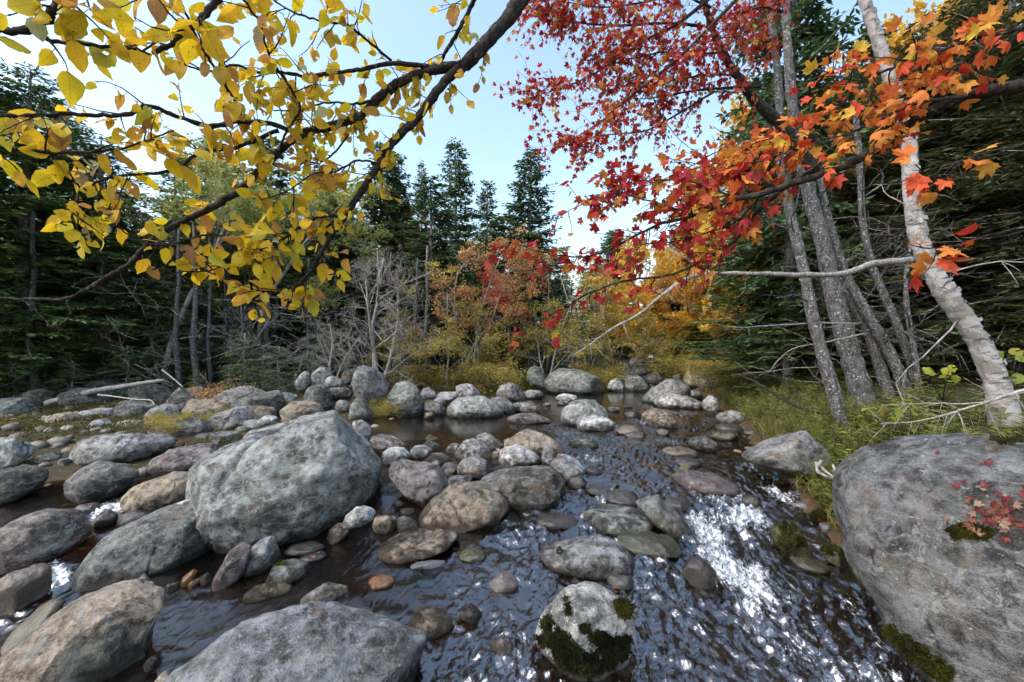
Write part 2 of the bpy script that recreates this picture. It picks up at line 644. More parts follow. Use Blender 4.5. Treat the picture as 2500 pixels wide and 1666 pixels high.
M = {}
M['rock'] = rock_material()
M['wet'] = wet_material()
M['ground'] = ground_material()
M['water'] = water_material()
M['needle'] = needle_material('spruce_needles', (0.034, 0.062, 0.032), (0.125, 0.195, 0.075))
M['needle2'] = needle_material('fresh_spruce_needles', (0.05, 0.09, 0.03), (0.16, 0.24, 0.07))
M['needle3'] = needle_material('shaded_hemlock_needles', (0.03, 0.038, 0.022), (0.12, 0.14, 0.055))
M['bark'] = bark_material('grey_spruce_bark', (0.13, 0.12, 0.112), (0.28, 0.27, 0.26), (0.40, 0.42, 0.40), 0.2)
M['lichen_bark'] = bark_material('lichen_spotted_bark', (0.045, 0.042, 0.04), (0.135, 0.13, 0.13), (0.38, 0.41, 0.42), 0.35, 26, 0.4)
M['dead'] = bark_material('bleached_dead_wood', (0.22, 0.20, 0.18), (0.40, 0.38, 0.36), scale=30)
M['twig'] = bark_material('dark_twig_bark', (0.016, 0.013, 0.012), (0.052, 0.044, 0.04), (0.14, 0.14, 0.12), 0.1, 40, 0.5)
M['greytwig'] = bark_material('grey_twig_bark', (0.15, 0.135, 0.125), (0.33, 0.31, 0.295), scale=40)
M['birch'] = birch_material()
YL = [(0.0, (0.58, 0.46, 0.02)), (0.22, (0.70, 0.50, 0.02)), (0.45, (0.72, 0.46, 0.03)), (0.60, (0.68, 0.38, 0.03)), (0.72, (0.46, 0.46, 0.05)),
      (0.86, (0.50, 0.27, 0.045)), (0.94, (0.33, 0.15, 0.05)), (1.0, (0.40, 0.42, 0.22))]
RL = [(0.0, (0.26, 0.016, 0.028)), (0.28, (0.42, 0.02, 0.03)), (0.52, (0.50, 0.05, 0.035)), (0.70, (0.54, 0.13, 0.035)), (0.84, (0.54, 0.24, 0.04)), (0.93, (0.36, 0.05, 0.06)), (1.0, (0.55, 0.40, 0.05))]
OL = [(0.0, (0.55, 0.05, 0.03)), (0.25, (0.66, 0.14, 0.035)), (0.5, (0.68, 0.24, 0.045)), (0.72, (0.66, 0.34, 0.06)), (0.86, (0.52, 0.03, 0.03)), (1.0, (0.62, 0.46, 0.05))]
M['yleaf'] = leaf_material('yellow_birch_leaf', YL, transl=0.5, spots=0.8, sscale=9)
M['yleaf_a'] = leaf_material('yellow_birch_leaf_mass', YL, True, 0, 0.5)
M['rleaf'] = leaf_material('red_maple_leaf', RL, veins=0.2)
M['rleaf_a'] = leaf_material('red_maple_leaf_mass', RL, True, 0)
M['oleaf'] = leaf_material('orange_maple_leaf', OL, veins=0.2)
M['oleaf_a'] = leaf_material('orange_maple_leaf_mass', OL, True, 0)


def mass(name, a, b, c):
    return leaf_material(name, [(0.0, a), (0.5, b), (1.0, c)], True, 0, 0.55, 0.2)


M['m_yellow'] = mass('golden_leaves', (0.55, 0.31, 0.03), (0.72, 0.44, 0.06), (0.74, 0.52, 0.12))
M['m_pale'] = mass('pale_yellow_green_leaves', (0.20, 0.24, 0.06), (0.33, 0.36, 0.10), (0.48, 0.45, 0.16))
M['m_tan'] = mass('tan_orange_leaves', (0.30, 0.15, 0.06), (0.48, 0.26, 0.10), (0.56, 0.37, 0.15))
M['m_red'] = mass('coral_red_leaves', (0.35, 0.05, 0.035), (0.48, 0.10, 0.06), (0.50, 0.17, 0.09))
M['m_rust'] = mass('rust_leaves', (0.26, 0.09, 0.02), (0.42, 0.16, 0.03), (0.50, 0.27, 0.05))
M['m_olive'] = mass('olive_yellow_leaves', (0.20, 0.19, 0.04), (0.38, 0.31, 0.07), (0.54, 0.42, 0.11))
M['m_green'] = mass('green_herb_leaves', (0.09, 0.13, 0.025), (0.20, 0.24, 0.045), (0.34, 0.34, 0.09))
M['m_grass'] = mass('yellow_green_grass_blades', (0.09, 0.10, 0.03), (0.20, 0.19, 0.055), (0.34, 0.28, 0.10))
M['m_litter'] = mass('fallen_leaf_litter', (0.10, 0.05, 0.02), (0.22, 0.11, 0.045), (0.36, 0.24, 0.10))
M['m_carpet'] = mass('forest_moss', (0.03, 0.035, 0.01), (0.075, 0.08, 0.02), (0.16, 0.14, 0.04))
M['m_moss'] = mass('moss_tufts', (0.022, 0.026, 0.008), (0.06, 0.065, 0.014), (0.13, 0.12, 0.022))

# ------------------------------------------------------------------ terrain and water
def ip(y, pts):
    return np.interp(y, [p[0] for p in pts], [p[1] for p in pts])


def zw(y):
    return ip(y, [(0, -.38), (2.5, -.36), (3.6, -.31), (4.3, -.14), (4.9, -.06), (6.2, 0), (13, 0), (16, .06), (26, .38), (40, 1.0)])


def xl(y):
    return ip(y, [(0, -7), (4.0, -6.2), (4.8, -4.4), (5.5, -3.4), (6.2, -2.8), (8, -2.35), (10, -.9), (12, .5), (14, 3.0), (20, 6.3), (26, 8.6), (40, 14)])


def xr(y):
    return ip(y, [(0, 2.7), (1.8, 2.7), (3, 2.75), (4, 2.85), (5, 3.1), (7, 3.9), (9, 4.55), (11, 5.1), (14, 5.9), (20, 8.3), (26, 10.4), (40, 17)])


def zg(x, y, rough=True):
    x = np.asarray(x, float)
    y = np.asarray(y, float)
    w = zw(y)
    dl = xl(y) - x
    dr = x - xr(y)
    ins = np.minimum(-dl, -dr)
    bed = w - 0.05 - 0.22 * smooth(0.0, 0.9, ins)
    bl = w - 0.05 + 0.07 * (1 - np.exp(-np.maximum(dl, 0) / 0.7)) + 0.016 * np.clip(dl, 0, 20) + 0.05 * np.clip(dl - 9, 0, 25)
    br = w - 0.05 + 0.70 * (1 - np.exp(-np.maximum(dr, 0) / 1.15)) + 0.09 * np.clip(dr, 0, 12)
    z = np.where(dl > 0, bl, np.where(dr > 0, br, bed))
    z = z + 0.13 * np.exp(-(((x + 0.35) / 1.25) ** 2 + ((y - 5.9) / 0.65) ** 2)) * 1.9
    z = z + 0.30 * np.exp(-(((x + 3.9) / 1.3) ** 2 + ((y - 9.4) / 0.9) ** 2))
    z = z + 0.06 * np.clip(y - 30, 0, 60)
    if rough:
        sh = x.shape
        P = np.stack([x.ravel(), y.ravel(), 0 * x.ravel()], -1)
        z = z + (0.09 * fbm(P * 1.3, 4, 3) + 0.03 * fbm(P * 7, 2, 5)).reshape(sh) * smooth(-1.0, 0.4, np.maximum(dl, dr)) + 0.02 * vnoise(P * 6, 9).reshape(sh)
    return z


def contact(u, v):
    """where the ray through a pixel meets water or ground"""
    Y = np.linspace(1.2, 60, 3000)
    x = (u - 1250) / 1000 * Y
    z = CH - (v - 833) / 1000 * Y
    s = np.maximum(zg(x, Y, False), np.where((x > xl(Y)) & (x < xr(Y)), zw(Y), -9))
    k = np.argmax(z <= s)
    return Y[k] if (z <= s).any() else 40.0


def axis(n, lo, hi, fine):
    t = np.linspace(-1, 1, n)
    a = np.sinh(t * fine) / np.sinh(fine)
    return np.where(a < 0, -a * lo, a * hi)


gx = axis(330, -300, 300, 5.0)
gy = 5 + axis(360, -200, 420, 5.0)
GX, GY = np.meshgrid(gx, gy)
GZ = zg(GX, GY)
V = np.stack([GX, GY, GZ], -1).reshape(-1, 3)
i = np.arange(len(gy) - 1)[:, None] * len(gx) + np.arange(len(gx) - 1)[None]
Q = np.stack([i, i + 1, i + 1 + len(gx), i + len(gx)], -1).reshape(-1, 4)
bedm = smooth(0.12, -0.02, (GZ - zw(GY)).ravel()) * smooth(0.9, 0.2, np.maximum(xl(GY) - GX, GX - xr(GY)).ravel())
ground = link('ground', mesh('ground', V, Q, M['ground'], True, {'bed': bedm}))
ground['kind'] = 'structure'

# water sheet with real ripples, cascades and standing waves
NR, NC = 560, 540
yy = 1.5 * (30 / 1.5) ** (np.linspace(0, 1, NR))
tt = np.linspace(0, 1, NC)
WY = np.repeat(yy[:, None], NC, 1)
WX = (xl(WY) - 0.5) + tt[None] * (xr(WY) - xl(WY) + 1.0)
rip = np.stack([WX.ravel(), WY.ravel() * 0.75, 0 * WX.ravel()], -1)
_c, _s = math.cos(math.radians(-28)), math.sin(math.radians(-28))
rip2 = np.stack([_c * WX.ravel() - _s * WY.ravel(), 0.5 * (_s * WX.ravel() + _c * WY.ravel()), 0 * WX.ravel()], -1)
# whitewater centres in the photo: u, v, radius (m), foam, turbulence
WHITE = [(1690, 1250, .22, .6, .8), (1620, 1120, .45, .4, .6), (1640, 1015, .8, .3, .5), (1380, 1020, .4, .4, .4), (1750, 1070, .7, .25, .5), (1230, 1025, .5, .25, .3), (520, 1440, .12, .3, .3), (1950, 1640, .3, .3, .8)]
foam_glint = np.zeros(WX.shape)
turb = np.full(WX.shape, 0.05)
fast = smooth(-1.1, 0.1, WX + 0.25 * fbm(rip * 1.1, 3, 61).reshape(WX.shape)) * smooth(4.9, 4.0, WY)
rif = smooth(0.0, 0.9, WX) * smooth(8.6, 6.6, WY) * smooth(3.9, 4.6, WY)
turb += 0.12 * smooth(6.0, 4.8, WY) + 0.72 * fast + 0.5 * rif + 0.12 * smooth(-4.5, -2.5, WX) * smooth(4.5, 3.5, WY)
foam_glint += 0.44 * fast * smooth(-.4, .3, fbm(rip * 1.6, 3, 63).reshape(WX.shape)) + 0.60 * rif * smooth(-.35, .3, fbm(rip * 1.9, 3, 65).reshape(WX.shape))  # sky glints on fast and riffled water, painted in as pale foam streaks
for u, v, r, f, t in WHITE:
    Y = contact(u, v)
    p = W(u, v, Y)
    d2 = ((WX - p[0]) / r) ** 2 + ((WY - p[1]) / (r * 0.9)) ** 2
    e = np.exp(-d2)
    foam_glint = np.maximum(foam_glint, f * e)
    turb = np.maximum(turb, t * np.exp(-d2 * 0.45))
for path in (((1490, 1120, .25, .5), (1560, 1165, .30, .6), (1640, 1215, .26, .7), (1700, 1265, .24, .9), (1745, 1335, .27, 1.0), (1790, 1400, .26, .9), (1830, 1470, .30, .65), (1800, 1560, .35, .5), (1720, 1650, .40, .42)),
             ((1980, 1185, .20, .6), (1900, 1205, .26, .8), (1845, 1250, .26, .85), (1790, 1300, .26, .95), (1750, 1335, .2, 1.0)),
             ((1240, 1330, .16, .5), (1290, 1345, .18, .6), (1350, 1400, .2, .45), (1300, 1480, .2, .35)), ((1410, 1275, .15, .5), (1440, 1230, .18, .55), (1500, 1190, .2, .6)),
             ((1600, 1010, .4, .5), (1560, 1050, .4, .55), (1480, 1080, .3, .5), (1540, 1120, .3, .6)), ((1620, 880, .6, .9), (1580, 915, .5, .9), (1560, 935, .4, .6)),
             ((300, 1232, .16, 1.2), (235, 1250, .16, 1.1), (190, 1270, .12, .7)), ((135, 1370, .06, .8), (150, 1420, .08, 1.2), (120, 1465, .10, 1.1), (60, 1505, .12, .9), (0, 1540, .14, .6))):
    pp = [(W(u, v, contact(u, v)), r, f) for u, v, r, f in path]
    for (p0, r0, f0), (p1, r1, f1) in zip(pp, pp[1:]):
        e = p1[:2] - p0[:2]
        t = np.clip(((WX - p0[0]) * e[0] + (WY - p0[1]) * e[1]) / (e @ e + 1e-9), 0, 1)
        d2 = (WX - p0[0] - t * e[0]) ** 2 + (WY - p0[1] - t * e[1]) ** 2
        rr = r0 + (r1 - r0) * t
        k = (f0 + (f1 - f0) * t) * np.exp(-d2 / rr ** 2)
        foam_glint = np.maximum(foam_glint, k)
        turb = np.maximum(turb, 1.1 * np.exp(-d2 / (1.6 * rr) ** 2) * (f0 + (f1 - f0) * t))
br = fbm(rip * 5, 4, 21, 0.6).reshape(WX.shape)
foam_glint = np.clip(foam_glint * (1 + 1.3 * br + 0.8 * fbm(rip * 2.2, 2, 23).reshape(WX.shape)), 0, 1.3)
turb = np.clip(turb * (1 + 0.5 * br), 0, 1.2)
z = zw(WY) + turb * (0.030 * fbm(rip * 4.5, 3, 11).reshape(WX.shape) + 0.011 * (1 - 2 * np.abs(fbm(rip2 * 8, 3, 12, .45).reshape(WX.shape))) + 0.0025 * (1 - 2 * np.abs(fbm(rip2 * 24, 2, 14).reshape(WX.shape))))
z += foam_glint * 0.085 * (fbm(rip * 22, 3, 13, 0.7).reshape(WX.shape))
i = np.arange(NR - 1)[:, None] * NC + np.arange(NC - 1)[None]
Q = np.stack([i, i + 1, i + 1 + NC, i + NC], -1).reshape(-1, 4)
water = link('stream_water', mesh('stream_water', np.stack([WX, WY, z], -1).reshape(-1, 3), Q, M['water'], True, {'foam_glint': foam_glint.ravel(), 'turb': turb.ravel()}))
water['kind'] = 'structure'

# ------------------------------------------------------------------ rocks
_ico = {}


def ico(n):
    if n not in _ico:
        bm = bmesh.new()
        bmesh.ops.create_icosphere(bm, subdivisions=n, radius=1)
        bm.verts.ensure_lookup_table()
        _ico[n] = (np.array([v.co[:] for v in bm.verts]), np.array([[v.index for v in f.verts] for f in bm.faces]))
        bm.free()
    return _ico[n]


TILE = {'A': (0, 900, 3.672), 'B': (0, 1239, 3.672), 'C': (600, 900, 3.672), 'D': (600, 1239, 3.672), 'E': (1200, 900, 3.672), 'F': (1200, 1239, 3.672),
        'G': (1800, 900, 3.361), 'H': (1800, 1239, 3.361), 'P': (0, 0, 1.0), 'K': (1200, 440, 3.015)}
TONE = {'g': (.275, .275, .27), 'd': (.145, .141, .132), 'l': (.50, .495, .485), 'b': (.285, .225, .165), 'p': (.255, .208, .205), 't': (.41, .335, .25), 'n': (.215, .224, .208),
        'w': (.05, .046, .042), 'o': (.22, .105, .045), 'm': (.085, .08, .05), 'u': (.33, .343, .357), 'k': (.075, .066, .058), 'e': (.165, .166, .163), 'f': (.235, .245, .255)}
rock_seed = 0
RB = []


def superpoly(x0, y0, x1, y1, tilt, rs):
    a = np.linspace(0, 2 * math.pi, 14, endpoint=False)
    e = 0.82
    px = np.sign(np.cos(a)) * np.abs(np.cos(a)) ** e * (1 + 0.07 * rs.standard_normal(14))
    py = np.sign(np.sin(a)) * np.abs(np.sin(a)) ** e * (1 + 0.07 * rs.standard_normal(14))
    py = np.where(py > 0, py * 0.92, py)
    t = math.radians(tilt)
    hw, hh = (x1 - x0) / 2, (y1 - y0) / 2
    X = px * hw
    Y = py * hh + X * math.tan(t)
    return np.stack([(x0 + x1) / 2 + X, (y0 + y1) / 2 + Y], -1)


def rock(tile, pts, tone, label, Y=None, moss=0.0, wet=False, name=None, tilt=0, dk=0.85, facets=9, sink=1.15, grow=1.05, key=None, cat=None, group=None):
    global rock_seed
    rock_seed += 1
    rs = np.random.default_rng(1000 + rock_seed)
    ox, oy, s = TILE[tile]
    if len(pts) == 4 and not isinstance(pts[0], (tuple, list)):
        pts = superpoly(*pts, tilt, rs)
    P = np.asarray(pts, float) / s + np.array([ox, oy])
    umin, vmin = P.min(0)
    umax, vmax = P.max(0)
    c = np.array([(umin + umax) / 2, (vmin + vmax) / 2])
    if Y is None:
        Y = contact(c[0], vmax)
        Yf = Y
    else:
        Yf = None
    # polar outline
    th = np.linspace(0, 2 * math.pi, 360, endpoint=False)
    Q2 = np.roll(P, -1, 0)
    dx, dy = np.cos(th)[:, None], -np.sin(th)[:, None]
    e = Q2 - P
    den = dx * e[None, :, 1] - dy * e[None, :, 0]
    den = np.where(abs(den) < 1e-9, 1e-9, den)
    w = P - c
    t = (w[:, 0] * e[:, 1] - w[:, 1] * e[:, 0])[None] / den
    q = (w[None, :, 0] * dy - w[None, :, 1] * dx) / den
    R = np.where((t > 0) & (q >= -1e-6) & (q <= 1 + 1e-6), t, 0).max(1)
    R = np.where(R <= 0, 1.0, R)
    ker = np.exp(-0.5 * (np.arange(-12, 13) / 2.6) ** 2)
    ker /= ker.sum()
    R = np.convolve(np.concatenate([R[-12:], R, R[:12]]), ker, 'valid')
    hwp, hhp = (umax - umin) / 2, (vmax - vmin) / 2
    al = math.atan((c[0] - 1250) / 1000)
    ca = math.cos(al)
    for it in range(2):
        kx = Y * ca / 1000
        kz = Y / 1000
        dist = Y / ca
        zc = CH - (c[1] - 833) * kz
        phi = math.atan2(CH - zc, dist)
        a = hwp * kx
        hv = hhp * kz * math.cos(phi)
        D = min(dk * max(a, 0.75 * hv), 1.6 * hv + 0.05)
        if phi > 0.03:
            D = min(D, 0.80 * hv / math.sin(phi))
        if Yf is not None:
            Y = Yf + 0.75 * D * ca
        else:
            break
    cz = math.sqrt(max(hv * hv - (D * math.sin(phi)) ** 2, (0.35 * hv) ** 2)) / math.cos(phi)
    zs = cz / (hhp * kz) if hhp > 0 else 1
    px = max(hwp, hhp) * 2
    lev = 6 if px > 330 else 5 if px > 110 else 4 if px > 40 else 3
    S, F = ico(lev)
    nx, ny, nz = S[:, 0], S[:, 1], S[:, 2]
    rho = np.sqrt(nx ** 2 + nz ** 2)
    ang = np.mod(np.arctan2(nz, nx), 2 * math.pi)
    Ra = np.interp(ang, np.append(th, 2 * math.pi), np.append(R, R[0]))
    full = rho ** 0.82
    X = Ra * np.cos(ang) * full * kx * grow
    Z = Ra * np.sin(ang) * full * kz * zs
    Yd = np.sign(ny) * np.abs(ny) ** 0.9 * D
    L = np.stack([X, Yd, Z], -1)
    size = (a * D * max(cz, 0.02)) ** (1 / 3)
    # facets: shave with random planes
    U = L / np.array([a, D, cz])
    for k in range(facets):
        d = unit(rs.standard_normal(3))
        if d[2] < -0.2:
            d[2] *= -0.5
            d = unit(d)
        h = rs.uniform(0.62, 0.92) if k < 4 else rs.uniform(.78, .95)
        if abs(d[1]) < 0.25:
            h = max(h, 0.86)
        ex = U @ d - h
        U = U - np.where(ex > 0, ex * 0.90, 0)[:, None] * d
    U[:, 2] = np.where(U[:, 2] < 0, U[:, 2] * sink, U[:, 2])
    L = U * np.array([a, D, cz])
    n = unit(L / np.array([a * a, D * D, cz * cz]))
    o3 = rs.uniform(0, 100, 3)
    q = L / size
    disp = 0.08 * fbm(q * 1.3 + o3, 3, 31) + 0.05 * fbm(q * 3.6 + o3, 4, 37, 0.6)
    ridge = 1 - 2 * np.abs(fbm(q * 2.2 + o3, 3, 41))
    disp += 0.03 * ridge
    if lev >= 5:
        disp += 0.018 * fbm(q * 13 + o3, 4, 43, 0.65)
    if rs.uniform() < 0.65:                      # bedding ledges
        d = unit(rs.standard_normal(3) * np.array([.45, .45, 1]))
        x = (q @ d) * rs.uniform(1.6, 3.4) + 0.35 * fbm(q * 1.5 + o3, 2, 59)
        fr_ = x - np.floor(x)
        disp += 0.045 * (np.minimum(fr_ / 0.85, (1 - fr_) / 0.15) - .5) * smooth(-.25, .3, fbm(q * 1.1 + o3 * 2, 2, 61))
    # a couple of shallow clefts on larger rocks
    if lev >= 5 and not wet and facets:
        for k in range(3):
            d = unit(rs.standard_normal(3) + np.array([0, 0, -.3]))
            dd = q @ d - rs.uniform(-.5, .5) + 0.13 * fbm(q * 1.8 + o3 + k, 3, 47)
            gate = smooth(0.0, 0.35, fbm(q * 0.9 + o3 * 1.3 + k, 2, 53))
            disp -= 0.075 * np.exp(-(dd / 0.028) ** 2) * gate
    L = L + n * (disp * size)[:, None]
    fwd = np.array([math.sin(al), ca, 0])
    rgt = np.array([ca, -math.sin(al), 0])
    ctr = W(c[0], c[1], Y)
    Wd = L[:, :1] * rgt + L[:, 1:2] * fwd + L[:, 2:] * np.array([0, 0, 1.0])
    wlv = (Wd[:, 2] + ctr[2]) - zw(Wd[:, 1] + ctr[1])
    ch = ctr[0] > xl(ctr[1]) - 0.4 and ctr[0] < xr(ctr[1]) + 0.3
    if not ch:
        wlv = wlv + 1
    nm = name or ('boulder' if a > 0.27 else 'stone')
    me = mesh(nm, Wd, F, M['wet'] if wet else M['rock'], True, {'wl': wlv})
    ob = link(nm, me, loc=ctr)
    col = np.array(TONE[tone]) * 0.73 * (1 + 0.12 * rs.standard_normal()) * (1 + 0.018 * rs.standard_normal(3))
    if wet:
        col = col * (0.55 if tone not in 'kmo' else 0.85)
    ob.color = (*np.clip(col, 0.01, .9), moss)
    tag(ob, label, cat or ('boulder' if nm == 'boulder' else 'stone'), group)
    RB.append([umin, vmin, umax, vmax, ob, Wd + ctr, F, None])
    return ob


